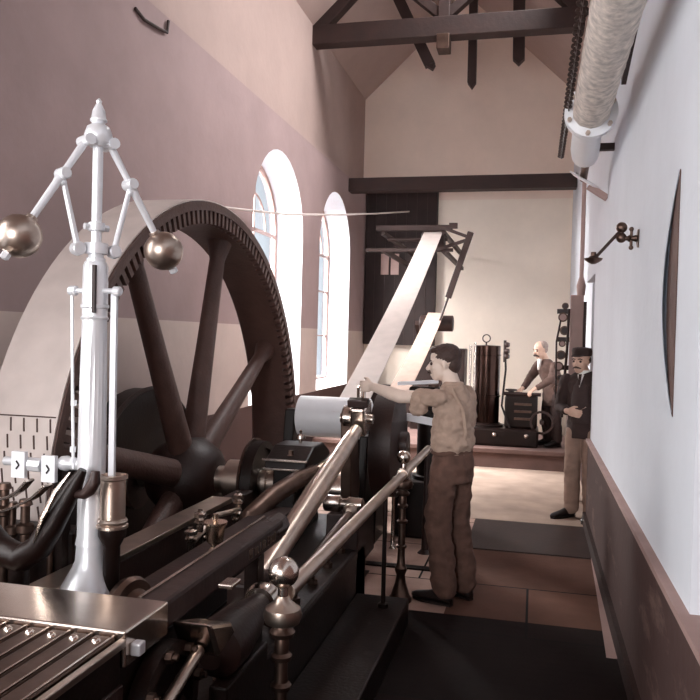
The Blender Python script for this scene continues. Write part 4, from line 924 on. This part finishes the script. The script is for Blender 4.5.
m = MB(); m.tube([hd3.p(.08, -.042, -.062), hd3.p(.1, -.015, -.052), hd3.p(.105, 0, -.05), hd3.p(.1, .015, -.052), hd3.p(.08, .042, -.062)], [.004, .009, .01, .009, .004], 8); m.build('moustache', 'hair_dark', man3)
m = MB(); m.tube([T(.132, -.08, 1.08), T(.142, -.03, 1.05), T(.142, .03, 1.06), T(.13, .07, 1.09)], .003, 6); m.build('watch_chain', 'steel', man3)
shoe(man3, T(-.03, .09, 0), Fd3+L3*.1); shoe(man3, T(-.03, -.10, 0), Fd3-L3*.5)

# ================================================================== LIGHT
wd = bpy.data.worlds.new('sky'); sc.world = wd; wd.use_nodes = True
bg = wd.node_tree.nodes['Background']; bg.inputs[0].default_value = (.84, .92, 1., 1); bg.inputs[1].default_value = .52
def area(name, loc, tgt, sx, sy, power, col=(1, .935, .885)):
    l = bpy.data.lights.new(name, 'AREA'); l.shape = 'RECTANGLE'; l.size = sx; l.size_y = sy; l.energy = power; l.color = col
    o = bpy.data.objects.new(name, l); COL.objects.link(o); o.location = loc
    o.rotation_euler = (V(tgt)-V(loc)).to_track_quat('-Z', 'Y').to_euler(); return o
area('daylight_far_windows', (-5.6, 8.0, 5.0), (-.5, 11.8, 1.2), 3, 3, 2100)
area('daylight_far_windows_slant', (-5.6, 12.6, 5.0), (-1.0, 8.2, .8), 3, 3, 1900)
area('daylight_near_window', (-4.4, .9, 2.9), (0, 1.3, 1.5), 2, 3.2, 130)
area('daylight_side_window', (-4.4, -1.9, 2.9), (0, -.5, 1.5), 2, 3.2, 100)
area('daylight_rear_window', (-1.85, -4.6, 2.2), (-2.2, 5, 1.8), 2.6, 2.4, 430)
area('added_skylight_fill', (1.2, 9.6, 9.3), (-2.6, 8.6, 3.8), 3.5, 3, 900)  # fill through the added skylight, brightens left wall and gable

# ================================================================== CAMERA
yaw, pitch, roll, F = .2355, -.0178, .0261, 770.
fwd = V((-sin(yaw)*cos(pitch), cos(yaw)*cos(pitch), sin(pitch)))
r0 = V((cos(yaw), sin(yaw), 0)); u0 = r0.cross(fwd)
r_ = r0*cos(roll)+u0*sin(roll); u_ = -r0*sin(roll)+u0*cos(roll)
cam = bpy.data.cameras.new('camera'); cam.sensor_width = 36; cam.lens = F/700*36; cam.clip_start = .02
co = bpy.data.objects.new('camera', cam); COL.objects.link(co)
mt = Matrix((r_, u_, -fwd)).transposed().to_4x4(); mt.translation = V((0, 0, 1.70)); co.matrix_world = mt
sc.camera = co
sc.view_settings.view_transform = 'Standard'; sc.view_settings.look = 'None'; sc.view_settings.gamma = 1; sc.view_settings.use_curve_mapping = False
sc.view_settings.exposure = .6
sc.cycles.use_denoising = True
sc.cycles.max_bounces = 10; sc.cycles.diffuse_bounces = 6
